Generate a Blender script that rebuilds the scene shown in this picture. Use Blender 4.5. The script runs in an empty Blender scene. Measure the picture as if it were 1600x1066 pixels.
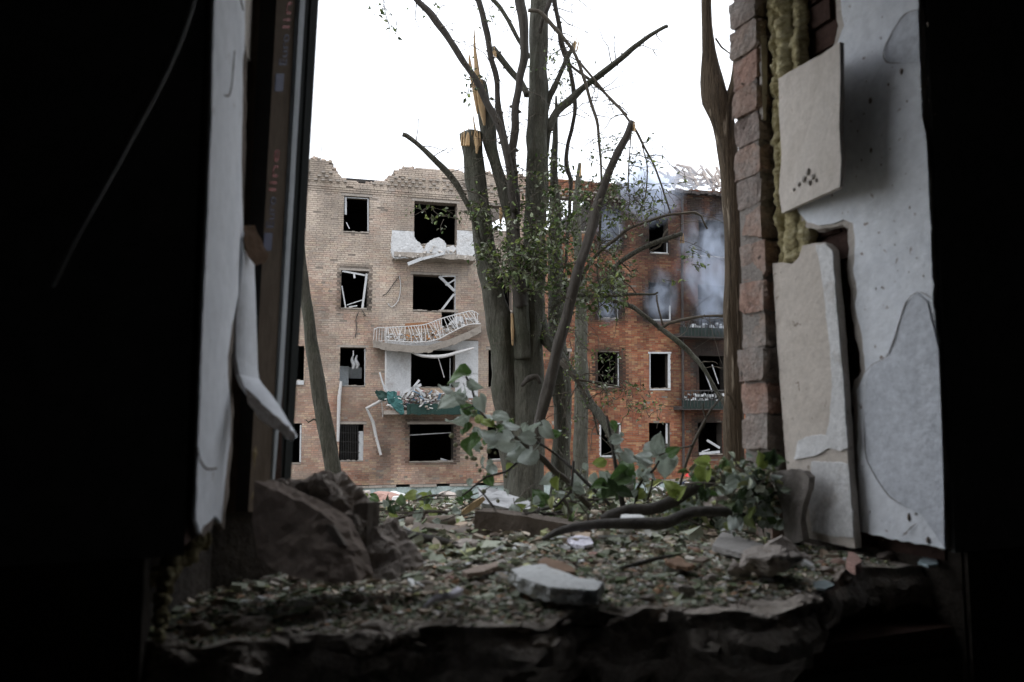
import bpy, bmesh, math, random
from mathutils import Vector, Matrix, noise as mn

random.seed(7)
scene = bpy.context.scene
COL = scene.collection
EYE = Vector((0.0, 0.0, 3.2))
PITCH = math.radians(5.6)
FPX = 1244.4

# ------------------------------------------------------------------ camera
cam_d = bpy.data.cameras.new('camera')
cam = bpy.data.objects.new('camera', cam_d)
COL.objects.link(cam)
cam.location = EYE
cam.rotation_euler = (math.radians(90) + PITCH, 0, 0)
cam_d.sensor_width = 36.0
cam_d.lens = 28.0
cam_d.clip_start = 0.05
cam_d.clip_end = 1500
cam_d.dof.use_dof = True
cam_d.dof.focus_distance = 11.0
cam_d.dof.aperture_fstop = 4.0
scene.camera = cam

# ------------------------------------------------------------------ sky, sun, exposure
SUN_EL, SUN_AZ = math.radians(58), math.radians(215)     # azimuth measured clockwise from +Y
world = bpy.data.worlds.new('World')
scene.world = world
world.use_nodes = True
wn, wl = world.node_tree.nodes, world.node_tree.links
for n in list(wn):
    wn.remove(n)
w_out = wn.new('ShaderNodeOutputWorld')
w_bg = wn.new('ShaderNodeBackground')
w_sky = wn.new('ShaderNodeTexSky')
w_sky.sky_type = 'NISHITA'
w_sky.sun_disc = False
w_sky.sun_elevation = SUN_EL
w_sky.sun_rotation = SUN_AZ
w_sky.air_density = 1.0
w_sky.dust_density = 4.0
w_mix = wn.new('ShaderNodeMixRGB')                         # an even cloud deck under the clear sky
w_mix.inputs[0].default_value = 0.86
w_mix.inputs[2].default_value = (10.2, 10.6, 11.3, 1)
wl.new(w_sky.outputs[0], w_mix.inputs[1])
wl.new(w_mix.outputs[0], w_bg.inputs[0])
w_bg.inputs[1].default_value = 0.10
wl.new(w_bg.outputs[0], w_out.inputs[0])

sun_d = bpy.data.lights.new('sun', 'SUN')
sun_d.energy = 0.5
sun_d.angle = math.radians(40)
sun_d.color = (1.0, 0.98, 0.95)
sun = bpy.data.objects.new('sun', sun_d)
COL.objects.link(sun)
sdir = Vector((math.sin(SUN_AZ) * math.cos(SUN_EL), math.cos(SUN_AZ) * math.cos(SUN_EL), math.sin(SUN_EL)))
sun.rotation_euler = sdir.to_track_quat('Z', 'Y').to_euler()
sun.location = (0, 0, 40)

vs = scene.view_settings
vs.view_transform = 'Standard'
vs.look = 'None'
vs.gamma = 1.0
vs.exposure = 1.15
vs.use_curve_mapping = False
scene.cycles.use_denoising = True
scene.cycles.max_bounces = 8
scene.cycles.diffuse_bounces = 5
scene.cycles.volume_bounces = 2
scene.cycles.volume_step_rate = 1.0
scene.cycles.transparent_max_bounces = 16

# ------------------------------------------------------------------ rays of the survey (photo point -> place)
CT, ST = math.cos(PITCH), math.sin(PITCH)


def ray(px, py):
    dx, dy = (px - 800.0) / FPX, (533.0 - py) / FPX
    return Vector((dx, CT - dy * ST, ST + dy * CT))


def P(px, py, Y):
    d = ray(px, py)
    return EYE + d * (Y / d.y)


def rayplane(px, py, p0, n):
    d = ray(px, py)
    return EYE + d * ((p0 - EYE).dot(n) / d.dot(n))


# near wall: a along it to the right, t outwards, z up
WA = math.radians(22.8)
WD = Vector((math.cos(WA), math.sin(WA), 0))
WN = Vector((-math.sin(WA), math.cos(WA), 0))
W0 = Vector((-0.536, 1.19, 0))


def W(a, t, z):                     # z counted from the eye
    return W0 + WD * a + WN * t + Vector((0, 0, EYE.z + z))


def w_t(px, py, t):                 # photo point on the plane at depth t
    return rayplane(px, py, W(0, t, 0), WN)


def w_a(px, py, a, slope=0.0, t0=0.0):      # photo point on the jamb plane a + slope*(t-t0)
    n = (WD - WN * slope).normalized()
    return rayplane(px, py, W(a, t0, 0), n)


def w_z(px, py, z):
    return rayplane(px, py, Vector((0, 0, EYE.z + z)), Vector((0, 0, 1)))


def to_w(p):
    q = Vector((p.x, p.y, 0)) - W0
    return q.dot(WD), q.dot(WN), p.z - EYE.z


# far facade: u to the right, z absolute, d towards us
FA = math.atan(0.26)
FD = Vector((math.cos(FA), math.sin(FA), 0))
FN = Vector((math.sin(FA), -math.cos(FA), 0))
F0 = Vector((0, 31.0, 0))


def F(u, z, d=0.0):
    return F0 + FD * u + FN * d + Vector((0, 0, z))


def fp(px, py, d=0.0):
    return rayplane(px, py, F(0, 0, d), FN)


def fuz(px, py, d=0.0):
    p = fp(px, py, d)
    return (p - F0).dot(FD), p.z


def gz(x, y):
    Y = y
    prof = ((2.3, -.37), (4, -.45), (8, -.86), (15, -1.60), (22, -2.33), (29, -3.05), (40, -3.15), (400, -3.2))
    if Y <= prof[0][0]:
        z = prof[0][1]
    else:
        z = prof[-1][1]
        for (a, b), (c, d) in zip(prof, prof[1:]):
            if a <= Y <= c:
                z = b + (d - b) * (Y - a) / (c - a)
                break
    amp = 0.03 + 0.05 * min(1, max(0, (Y - 2) / 10))
    return EYE.z + z + amp * (mn.noise(Vector((x * 1.1, y * 1.1, 3))) + .5 * mn.noise(Vector((x * 3.1, y * 3.1, 9))))


# ------------------------------------------------------------------ materials
def node_mat(name):
    m = bpy.data.materials.new(name)
    m.use_nodes = True
    nt = m.node_tree
    return m, nt, nt.nodes, nt.links, nt.nodes['Principled BSDF']


def mat(name, cols, scale=8.0, detail=6.0, rough=0.85, bump=0.4, bscale=None, stretch=(1, 1, 1), attr=False, spec=0.25,
        dist=0.01, spots=None, metallic=0.0, grime=None, fine=.22):
    """noise-mixed colours; attr multiplies by the per-piece colour; spots=(colour, scale, threshold)"""
    m, nt, N, L, b = node_mat(name)
    tc = N.new('ShaderNodeTexCoord')
    mp = N.new('ShaderNodeMapping')
    mp.inputs['Scale'].default_value = stretch
    L.new(tc.outputs['Object'], mp.inputs[0])
    no = N.new('ShaderNodeTexNoise')
    no.inputs['Scale'].default_value = scale
    no.inputs['Detail'].default_value = detail
    no.inputs['Roughness'].default_value = 0.62
    L.new(mp.outputs[0], no.inputs['Vector'])
    cr = N.new('ShaderNodeValToRGB')
    els = cr.color_ramp.elements
    k = len(cols)
    while len(els) < k:
        els.new(0.5)
    for i, c in enumerate(cols):
        els[i].position = 0.28 + 0.44 * i / max(1, k - 1)
        els[i].color = (*c, 1)
    L.new(no.outputs['Fac'], cr.inputs[0])
    out = cr.outputs[0]
    if attr:
        at = N.new('ShaderNodeAttribute')
        at.attribute_name = 'Col'
        mx = N.new('ShaderNodeMixRGB')
        mx.blend_type = 'MULTIPLY'
        mx.inputs[0].default_value = 1
        L.new(out, mx.inputs[1])
        L.new(at.outputs['Color'], mx.inputs[2])
        out = mx.outputs[0]
    if spots:
        n2 = N.new('ShaderNodeTexNoise')
        n2.inputs['Scale'].default_value = spots[1]
        n2.inputs['Detail'].default_value = 5
        L.new(mp.outputs[0], n2.inputs['Vector'])
        r2 = N.new('ShaderNodeValToRGB')
        r2.color_ramp.elements[0].position = spots[2]
        r2.color_ramp.elements[1].position = min(1, spots[2] + .07)
        L.new(n2.outputs['Fac'], r2.inputs[0])
        mx = N.new('ShaderNodeMixRGB')
        L.new(r2.outputs[0], mx.inputs[0])
        L.new(out, mx.inputs[1])
        mx.inputs[2].default_value = (*spots[0], 1)
        out = mx.outputs[0]
    if grime:
        n2 = N.new('ShaderNodeTexNoise')
        n2.inputs['Scale'].default_value = grime[1]
        n2.inputs['Detail'].default_value = 8
        n2.inputs['Roughness'].default_value = .7
        L.new(tc.outputs['Object'], n2.inputs['Vector'])
        r2 = N.new('ShaderNodeValToRGB')
        r2.color_ramp.elements[0].position = grime[2]
        r2.color_ramp.elements[1].position = min(1, grime[2] + .25)
        L.new(n2.outputs['Fac'], r2.inputs[0])
        mx = N.new('ShaderNodeMixRGB')
        L.new(r2.outputs[0], mx.inputs[0])
        L.new(out, mx.inputs[1])
        mx.inputs[2].default_value = (*grime[0], 1)
        out = mx.outputs[0]
    fn = N.new('ShaderNodeTexNoise')
    fn.inputs['Scale'].default_value = scale * 7.3
    fn.inputs['Detail'].default_value = 7
    fn.inputs['Roughness'].default_value = .7
    L.new(mp.outputs[0], fn.inputs['Vector'])
    fr_ = N.new('ShaderNodeMapRange')
    fr_.inputs[1].default_value, fr_.inputs[2].default_value = .3, .7
    fr_.inputs[3].default_value, fr_.inputs[4].default_value = 1 - fine, 1 + fine * .7
    L.new(fn.outputs['Fac'], fr_.inputs[0])
    fm = N.new('ShaderNodeVectorMath')
    fm.operation = 'SCALE'
    L.new(out, fm.inputs[0])
    L.new(fr_.outputs[0], fm.inputs['Scale'])
    out = fm.outputs[0]
    L.new(out, b.inputs['Base Color'])
    b.inputs['Roughness'].default_value = rough
    b.inputs['Metallic'].default_value = metallic
    b.inputs['Specular IOR Level'].default_value = spec
    if bump:
        nb = N.new('ShaderNodeTexNoise')
        nb.inputs['Scale'].default_value = bscale or scale * 3
        nb.inputs['Detail'].default_value = 8
        nb.inputs['Roughness'].default_value = .65
        L.new(mp.outputs[0], nb.inputs['Vector'])
        bp = N.new('ShaderNodeBump')
        bp.inputs['Strength'].default_value = bump
        bp.inputs['Distance'].default_value = dist
        L.new(nb.outputs['Fac'], bp.inputs['Height'])
        L.new(bp.outputs[0], b.inputs['Normal'])
    return m


M = {}
M['plaster'] = mat('white_plaster', [(.72, .75, .80), (.86, .885, .92), (.79, .815, .85)], 5, rough=.8, bump=.5, bscale=45, dist=.006, spots=((.26, .20, .16), 42, .66), grime=((.46, .41, .36), 3.2, .60), fine=.10)
M['plaster_left'] = mat('white_plaster_smooth', [(.74, .77, .82), (.86, .885, .93), (.80, .825, .87)], 4, rough=.8, bump=.35, bscale=40, dist=.005, spots=((.34, .30, .26), 34, .69), grime=((.56, .54, .53), 4, .6), fine=.10)
M['putty'] = mat('beige_putty', [(.43, .385, .335), (.54, .49, .44), (.48, .435, .385)], 7, rough=.9, bump=.5, bscale=60, dist=.005, spots=((.24, .17, .12), 50, .69), grime=((.58, .54, .50), 5, .56), fine=.12)
M['slab_paint'] = mat('peeling_paint', [(.44, .39, .34), (.53, .475, .42), (.48, .43, .38)], 6, rough=.9, bump=.6, bscale=50, dist=.005, spots=((.16, .12, .09), 38, .665), grime=((.34, .285, .24), 7, .58), fine=.14)
M['broken_edge'] = mat('broken_render', [(.10, .078, .062), (.22, .18, .15), (.15, .12, .10)], 14, rough=.95, bump=.9, bscale=60, dist=.008)
M['masonry'] = mat('broken_masonry', [(.20, .165, .145), (.42, .36, .315), (.32, .27, .235)], 11, rough=.95, bump=1.0, bscale=40, dist=.018, spots=((.52, .47, .42), 18, .62), fine=.3)
M['sill'] = mat('dusty_broken_sill', [(.27, .225, .185), (.43, .375, .325), (.53, .475, .42)], 14, rough=.95, bump=1.0, bscale=70, dist=.012, spots=((.56, .52, .48), 26, .64), fine=.3)
M['foam'] = mat('yellow_foam', [(.20, .15, .06), (.50, .43, .23), (.66, .60, .40)], 24, rough=.75, bump=1.0, bscale=40, dist=.02, stretch=(1, 1, 2.0), grime=((.18, .12, .05), 26, .56), fine=.35)
M['near_brick'] = mat('near_brick', [(.22, .165, .14), (.34, .265, .225), (.28, .225, .195)], 12, rough=.95, bump=1.0, bscale=48, dist=.012, attr=True, spots=((.06, .045, .035), 30, .655), grime=((.33, .305, .28), 8, .44), fine=.30)
M['near_mortar'] = mat('near_mortar', [(.21, .185, .165), (.31, .28, .255)], 20, rough=1, bump=1, bscale=60, dist=.008, fine=.3)
M['room_paint'] = mat('dark_room_wall', [(.17, .17, .165), (.23, .23, .22)], 3, rough=.95, bump=.2, bscale=30, spec=.05)  # one dark tone for walls, floor and ceiling of the room
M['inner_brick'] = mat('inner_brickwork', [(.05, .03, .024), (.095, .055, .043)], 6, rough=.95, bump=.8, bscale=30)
M['film'] = mat('profile_film', [(.085, .064, .048), (.14, .11, .085), (.11, .085, .066)], 5, rough=.9, bump=.15, bscale=20, stretch=(4, 4, 1), dist=.003, spec=.03)
M['pvc_grey'] = mat('grey_window_profile', [(.020, .023, .022), (.034, .037, .036)], 8, rough=.85, bump=.1, stretch=(3, 3, .6), spec=.05)
M['pvc_light'] = mat('pale_window_bead', [(.34, .38, .41), (.44, .48, .51)], 9, rough=.45, bump=.1, stretch=(3, 3, .6))
M['ink_navy'] = mat('navy_print', [(.012, .016, .075), (.02, .025, .09)], 30, rough=.6, bump=0)
M['ink_red'] = mat('red_print', [(.28, .035, .025), (.33, .05, .03)], 30, rough=.6, bump=0)
M['bark'] = mat('grey_bark', [(.045, .045, .036), (.110, .108, .088), (.072, .072, .058)], 9, rough=.9, bump=1.0, bscale=20, stretch=(2.2, 2.2, .40), dist=.045, spots=((.17, .17, .155), 11, .68), grime=((.062, .074, .045), 1.3, .48), fine=.4)
M['dark_bark'] = mat('dark_bark', [(.028, .025, .022), (.060, .054, .047), (.042, .038, .033)], 12, rough=.85, bump=.8, bscale=26, stretch=(1.6, 1.6, .6), dist=.012)
M['brown_bark'] = mat('furrowed_brown_bark', [(.035, .026, .018), (.13, .098, .066), (.072, .056, .04)], 13, rough=.95, bump=1.0, bscale=20, stretch=(2.6, 2.6, .14), dist=.05, spots=((.36, .30, .23), 12, .60), fine=.55)
M['mid_bark'] = mat('twig_bark', [(.055, .048, .038), (.12, .105, .085)], 15, rough=.9, bump=.6, bscale=30, dist=.006)
M['raw_wood'] = mat('splintered_wood', [(.36, .24, .13), (.52, .38, .22), (.44, .27, .13)], 10, rough=.85, bump=.8, bscale=20, stretch=(3, 3, .2), dist=.01)
M['litter'] = mat('litter_piece', [(.75, .75, .75), (1.0, 1.0, 1.0)], 60, rough=.85, bump=.2, bscale=200, attr=True, dist=.002)
M['concrete'] = mat('dirty_concrete', [(.13, .11, .09), (.20, .17, .145), (.165, .14, .12)], 8, rough=.95, bump=.7, bscale=40, dist=.006)
M['white_piece'] = mat('white_gypsum', [(.56, .57, .56), (.68, .69, .68)], 12, rough=.85, bump=.5, bscale=70, dist=.004, spots=((.36, .33, .29), 28, .66))
M['rubble'] = mat('pale_rubble', [(.27, .23, .195), (.45, .40, .36), (.36, .31, .275)], 22, rough=.95, bump=1.0, bscale=60, dist=.012, spots=((.14, .11, .09), 30, .66), fine=.3)
M['grey_board'] = mat('grey_board', [(.24, .225, .21), (.31, .295, .28)], 10, rough=.8, bump=.4, bscale=40, dist=.004)
M['rust_brown'] = mat('brown_dry', [(.15, .09, .055), (.24, .15, .095)], 14, rough=.9, bump=.6, bscale=40, dist=.004)
M['paper'] = mat('crumpled_paper', [(.60, .58, .66), (.70, .68, .74)], 20, rough=.8, bump=.5, bscale=50, dist=.004)
M['brick_pink'] = mat('pink_brick_piece', [(.32, .19, .16), (.40, .26, .22)], 14, rough=.95, bump=.8, bscale=50, dist=.004)
M['glass'] = mat('dusty_glass', [(.30, .38, .40), (.38, .46, .48)], 10, rough=.15, bump=0, spec=.6)
M['facade_brick'] = mat('facade_brick', [(.66, .66, .66), (.96, .93, .88), (.80, .80, .80)], 2.5, rough=.95, bump=.4, bscale=18, attr=True, dist=.01)
M['facade_mortar'] = mat('facade_mortar', [(.13, .115, .10), (.20, .175, .155), (.165, .145, .13)], 1.2, rough=.95, bump=.4, bscale=8, attr=True, dist=.02)
M['facade_white'] = mat('balcony_white_render', [(.33, .335, .34), (.44, .445, .45), (.39, .395, .40)], 2.5, rough=.9, bump=.4, bscale=20, dist=.01, grime=((.22, .195, .175), 2.4, .54))
M['facade_concrete'] = mat('facade_concrete', [(.17, .15, .13), (.28, .25, .22), (.23, .205, .18)], 4, rough=.95, bump=.8, bscale=18, dist=.02)
M['plinth'] = mat('pale_teal_plinth', [(.20, .25, .245), (.32, .38, .37), (.27, .32, .31)], 2.2, rough=.95, bump=.5, bscale=12, dist=.02, grime=((.17, .15, .125), 1.6, .58))
M['frame_white'] = mat('white_frame', [(.32, .33, .34), (.46, .47, .48)], 6, rough=.55, bump=.1, grime=((.20, .185, .17), 5, .53))
M['pale_metal'] = mat('pale_painted_metal', [(.34, .335, .33), (.46, .455, .45)], 9, rough=.55, bump=.2, spots=((.24, .15, .10), 9, .62))
M['dark_metal'] = mat('dark_iron', [(.02, .02, .02), (.045, .042, .04)], 9, rough=.6, bump=.2)
M['inside'] = mat('dark_interior', [(.03, .027, .025), (.055, .05, .046)], 1.5, rough=.95, bump=.3)  # one near-black tone for every room behind the facade
M['inside_pale'] = mat('pale_interior', [(.34, .38, .40), (.46, .49, .50)], 2, rough=.9, bump=.1)
M['green_sheet'] = mat('green_sheeting', [(.007, .024, .019), (.013, .040, .033)], 5, rough=.65, bump=.5, bscale=8, dist=.03)
M['teal_cloth'] = mat('teal_cloth', [(.016, .066, .066), (.04, .12, .115)], 5, rough=.7, bump=.6, bscale=9, dist=.03)
M['scrap'] = mat('scrap_piece', [(.8, .8, .8), (1, 1, 1)], 9, rough=.85, bump=.3, attr=True)
M['charred'] = mat('charred_wood', [(.035, .03, .03), (.075, .065, .06)], 8, rough=.9, bump=.7, stretch=(2, 2, .6), dist=.02)
M['ash_wood'] = mat('ash_grey_wood', [(.30, .25, .22), (.46, .40, .36)], 6, rough=.95, bump=.5, dist=.02)
M['red_shell'] = mat('red_helmet_shell', [(.50, .02, .025), (.58, .03, .035)], 8, rough=.35, bump=0, spec=.5)
M['uniform'] = mat('dark_uniform', [(.02, .025, .04), (.035, .04, .06)], 12, rough=.9, bump=.4)
M['reflect'] = mat('reflective_band', [(.55, .57, .58), (.65, .67, .68)], 12, rough=.4, bump=.1)
M['skin'] = mat('skin', [(.42, .26, .19), (.48, .31, .23)], 12, rough=.6, bump=.1)
M['cable'] = mat('grey_cable', [(.30, .30, .29), (.38, .38, .37)], 20, rough=.6, bump=.1)
M['berry'] = mat('linden_fruit', [(.16, .17, .10), (.24, .24, .15)], 20, rough=.8, bump=.2)
M['soil'] = mat('rubble_soil', [(.085, .075, .058), (.19, .17, .135), (.14, .13, .10)], 3.5, detail=10, rough=.97, bump=1.0, bscale=14, dist=.04,
                grime=((.095, .115, .06), .8, .55))


def leaf_material(name, top, under):
    m, nt, N, L, b = node_mat(name)
    tc = N.new('ShaderNodeTexCoord')
    no = N.new('ShaderNodeTexNoise')
    no.inputs['Scale'].default_value = 28
    no.inputs['Detail'].default_value = 6
    L.new(tc.outputs['Object'], no.inputs['Vector'])
    geo = N.new('ShaderNodeNewGeometry')
    c1 = N.new('ShaderNodeValToRGB')
    c1.color_ramp.elements[0].position, c1.color_ramp.elements[1].position = .3, .7
    c1.color_ramp.elements[0].color = (*[v * .7 for v in top], 1)
    c1.color_ramp.elements[1].color = (*[v * 1.25 for v in top], 1)
    c2 = N.new('ShaderNodeValToRGB')
    c2.color_ramp.elements[0].position, c2.color_ramp.elements[1].position = .3, .7
    c2.color_ramp.elements[0].color = (*[v * .78 for v in under], 1)
    c2.color_ramp.elements[1].color = (*[v * 1.18 for v in under], 1)
    L.new(no.outputs['Fac'], c1.inputs[0])
    L.new(no.outputs['Fac'], c2.inputs[0])
    mx = N.new('ShaderNodeMixRGB')
    L.new(geo.outputs['Backfacing'], mx.inputs[0])
    L.new(c1.outputs[0], mx.inputs[1])
    L.new(c2.outputs[0], mx.inputs[2])
    at = N.new('ShaderNodeAttribute')
    at.attribute_name = 'vein'
    m2 = N.new('ShaderNodeMixRGB')
    L.new(at.outputs['Fac'], m2.inputs[0])
    L.new(mx.outputs[0], m2.inputs[1])
    m2.inputs[2].default_value = (*[min(1, v * 1.5 + .03) for v in under], 1)
    L.new(m2.outputs[0], b.inputs['Base Color'])
    b.inputs['Roughness'].default_value = .6
    b.inputs['Specular IOR Level'].default_value = .3
    tr = N.new('ShaderNodeBsdfTranslucent')
    L.new(c1.outputs[0], tr.inputs[0])
    ms = N.new('ShaderNodeMixShader')
    ms.inputs[0].default_value = .28
    L.new(b.outputs[0], ms.inputs[1])
    L.new(tr.outputs[0], ms.inputs[2])
    L.new(ms.outputs[0], N['Material Output'].inputs[0])
    return m


M['leaf_pale'] = leaf_material('leaf_dusty', (.29, .335, .28), (.47, .52, .48))
M['leaf_green'] = leaf_material('leaf_green', (.075, .14, .04), (.28, .34, .24))
M['leaf_yellow'] = leaf_material('leaf_yellow_green', (.24, .30, .075), (.34, .39, .17))
M['leaf_dark'] = leaf_material('leaf_dark', (.028, .05, .018), (.09, .12, .08))


# ------------------------------------------------------------------ mesh helpers
class MB:
    def __init__(s):
        s.v, s.f, s.c = [], [], []

    def add(s, vs, fs, col=None):
        o = len(s.v)
        s.v.extend(Vector(p) for p in vs)
        s.f.extend(tuple(i + o for i in f) for f in fs)
        s.c.extend([col or (1, 1, 1)] * len(vs))

    def hexa(s, p, col=None):        # p: 4 front (ccw seen from front) then the 4 behind them
        s.add(p, [(0, 1, 2, 3), (7, 6, 5, 4), (0, 4, 5, 1), (1, 5, 6, 2), (2, 6, 7, 3), (3, 7, 4, 0)], col)

    def box(s, fn, a0, a1, b0, b1, c0, c1, col=None):   # fn(a,b,c) -> point
        s.hexa([fn(a0, b0, c1), fn(a1, b0, c1), fn(a1, b1, c1), fn(a0, b1, c1), fn(a0, b0, c0), fn(a1, b0, c0), fn(a1, b1, c0), fn(a0, b1, c0)], col)

    def tube(s, pts, rad, n=8, jit=0.0, col=None, seed=0, cap=True):
        pts = [Vector(p) for p in pts]
        t0 = (pts[1] - pts[0]).normalized()
        up = Vector((0, 1, 0)) if abs(t0.y) < .9 else Vector((1, 0, 0))
        nx = t0.cross(up).normalized()
        vs, fs = [], []
        for i, p in enumerate(pts):
            t = (pts[min(i + 1, len(pts) - 1)] - pts[max(i - 1, 0)]).normalized()
            nx = (nx - t * nx.dot(t)).normalized()
            ny = t.cross(nx)
            for k in range(n):
                an = 2 * math.pi * k / n
                r = rad[i]
                dirv = nx * math.cos(an) + ny * math.sin(an)
                if jit:
                    r *= 1 + jit * mn.noise(Vector((p.x * 5 + dirv.x * 1.7 + seed, p.y * 5 + dirv.y * 1.7, p.z * 3)))
                vs.append(p + dirv * r)
        for i in range(len(pts) - 1):
            for k in range(n):
                k2 = (k + 1) % n
                fs.append((i * n + k, i * n + k2, (i + 1) * n + k2, (i + 1) * n + k))
        if cap:
            fs.append(tuple(range(n - 1, -1, -1)))
            m = (len(pts) - 1) * n
            fs.append(tuple(m + k for k in range(n)))
        s.add(vs, fs, col)

    def mesh(s, name, origin=Vector((0, 0, 0)), smooth=False, attr=True):
        me = bpy.data.meshes.new(name)
        me.from_pydata([tuple(p - origin) for p in s.v], [], s.f)
        if attr:
            ca = me.color_attributes.new('Col', 'FLOAT_COLOR', 'POINT')
            flat = []
            for c in s.c:
                flat.extend((c[0], c[1], c[2], 1.0))
            ca.data.foreach_set('color', flat)
        if smooth:
            me.polygons.foreach_set('use_smooth', [True] * len(me.polygons))
        me.update()
        return me


LOC = {}


def tag(o, label=None, cat=None, group=None, kind=None):
    if label: o['label'] = label
    if cat: o['category'] = cat
    if group: o['group'] = group
    if kind: o['kind'] = kind
    return o


def thing(name, loc, label, cat, group=None):
    o = bpy.data.objects.new(name, None)
    o.empty_display_size = .1
    COL.objects.link(o)
    o.location = loc
    LOC[o.name] = Vector(loc)
    return tag(o, label, cat, group)


def link(name, me, material, parent=None, loc=None):
    o = bpy.data.objects.new(name, me)
    COL.objects.link(o)
    if material is not None and not me.materials:
        me.materials.append(material)
    if parent is not None:
        o.parent = parent
        LOC[o.name] = LOC[parent.name].copy()
        if loc is not None:
            o.location = Vector(loc) - LOC[parent.name]
            LOC[o.name] = Vector(loc)
    else:
        o.location = loc or (0, 0, 0)
        LOC[o.name] = Vector(o.location)
    return o


def part(name, mb, material, parent, smooth=False):
    return link(name, mb.mesh(name, LOC[parent.name], smooth), material, parent)


def solo(name, mb, material, loc, label=None, cat=None, group=None, kind=None, smooth=False):
    o = link(name, mb.mesh(name, Vector(loc), smooth), material, None, loc)
    return tag(o, label, cat, group, kind)


def centroid(pts):
    c = Vector((0, 0, 0))
    for p in pts:
        c += p
    return c / len(pts)


def spline(pts, rad, step):
    """Catmull-Rom through pts with radii"""
    out, ro = [], []
    n = len(pts)
    for i in range(n - 1):
        p0, p1, p2, p3 = pts[max(i - 1, 0)], pts[i], pts[i + 1], pts[min(i + 2, n - 1)]
        k = max(1, int((p2 - p1).length / step))
        for j in range(k):
            t = j / k
            out.append(.5 * (2 * p1 + (p2 - p0) * t + (2 * p0 - 5 * p1 + 4 * p2 - p3) * t * t + (3 * p1 - p0 - 3 * p2 + p3) * t ** 3))
            ro.append(rad[i] + (rad[i + 1] - rad[i]) * t)
    out.append(pts[-1])
    ro.append(rad[-1])
    return out, ro


def limb(mb, spec, Y, step=.09, n=10, jit=.16, wob=.0, seed=0):
    """spec: (px, py, width in photo px[, dY]); Y metres away"""
    pts, rad = [], []
    for s in spec:
        y = Y + (s[3] if len(s) > 3 else 0)
        pts.append(P(s[0], s[1], y))
        rad.append(max(.0015, s[2] / 2 / FPX * y))
    pts, rad = spline(pts, rad, step)
    if wob:
        for i in range(1, len(pts) - 1):
            q = pts[i]
            pts[i] = q + Vector((mn.noise(q * 4 + Vector((seed, 0, 0))), 0, mn.noise(q * 4 + Vector((0, seed, 0))))) * wob
    mb.tube(pts, rad, n, jit, seed=seed)
    return pts, rad


def rough_slab(front, back_off, cell=.02, amp=.004, edge_amp=.008, seed=0, bulge=0.0):
    """polygon (list of points) given thickness, cut fine and roughened -> MB. Faces stay flat-ish, broken edges rough."""
    bm = bmesh.new()
    fv = [bm.verts.new(p) for p in front]
    f = bm.faces.new(fv)
    r = bmesh.ops.extrude_face_region(bm, geom=[f])
    nv = [g for g in r['geom'] if isinstance(g, bmesh.types.BMVert)]
    bmesh.ops.translate(bm, verts=nv, vec=back_off)
    bmesh.ops.recalc_face_normals(bm, faces=bm.faces)
    bmesh.ops.triangulate(bm, faces=bm.faces)
    for it in range(9):
        es = [e for e in bm.edges if e.calc_length() > cell * 1.6]
        if not es or len(bm.verts) > 6000:
            break
        bmesh.ops.subdivide_edges(bm, edges=es, cuts=1)
        bmesh.ops.triangulate(bm, faces=[f for f in bm.faces if len(f.verts) > 3])
    bm.normal_update()
    off = back_off.normalized()
    for v in bm.verts:
        side = 1 - abs(v.normal.dot(off))
        q = v.co * 14 + Vector((seed * 3.1, 0, 0))
        d = amp * (mn.noise(q * 1.3) + .5 * mn.noise(q * 6)) + edge_amp * side * (mn.noise(q * 2.3) + .7 * mn.noise(q * 5) + .5 * mn.noise(q * 11))
        v.co += v.normal * d
        if bulge:
            v.co += off * bulge * mn.noise(v.co * 5 + Vector((0, 0, seed)))
    mb = MB()
    bm.verts.index_update()
    mb.add([v.co.copy() for v in bm.verts], [tuple(x.index for x in f.verts) for f in bm.faces])
    bm.free()
    return mb


def rock(center, size, seed, cuts=7, sub=3, rough=.10):
    bm = bmesh.new()
    bmesh.ops.create_icosphere(bm, subdivisions=sub, radius=1)
    rnd = random.Random(seed)
    planes = []
    for _ in range(cuts):
        n = Vector((rnd.gauss(0, 1), rnd.gauss(0, 1), rnd.gauss(0, 1))).normalized()
        planes.append((n, rnd.uniform(.45, .8)))
    sx, sy, sz = size
    rz = rnd.uniform(0, 6.28)
    R = Matrix.Rotation(rz, 3, 'Z')
    mb = MB()
    vs = []
    for v in bm.verts:
        p = v.co.copy()
        for n, d in planes:
            k = p.dot(n)
            if k > d:
                p -= n * (k - d)
        q = p * 2.2 + Vector((seed, seed * .7, 0))
        p *= 1 + rough * (mn.noise(q) + .6 * mn.noise(q * 2.7) + .35 * mn.noise(q * 6))
        p = R @ p
        vs.append(center + Vector((p.x * sx, p.y * sy, p.z * sz)))
    bm.verts.index_update()
    mb.add(vs, [tuple(x.index for x in f.verts) for f in bm.faces])
    bm.free()
    return mb


# ================================================================== GROUND
mb = MB()
al = [-200, -80, -40, -22, -14] + [-10 + .5 * i for i in range(41)] + [14, 22, 40, 80, 200]
tl = [.58 + .12 * i for i in range(30)]
while tl[-1] < 34:
    tl.append(tl[-1] * 1.045)
tl += [45, 70, 120, 250, 600]
na = len(al)
vsg = []
for t in tl:
    for a in al:
        q = W0 + WD * a + WN * t
        vsg.append(Vector((q.x, q.y, gz(q.x, q.y))))
mb.add(vsg, [(j * na + i, j * na + i + 1, (j + 1) * na + i + 1, (j + 1) * na + i) for j in range(len(tl) - 1) for i in range(na - 1)])
solo('ground', mb, M['soil'], (0, 6, 2.5), 'rubble strewn yard ground sloping from the window down to the brick block', 'ground', kind='structure', smooth=True)

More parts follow.
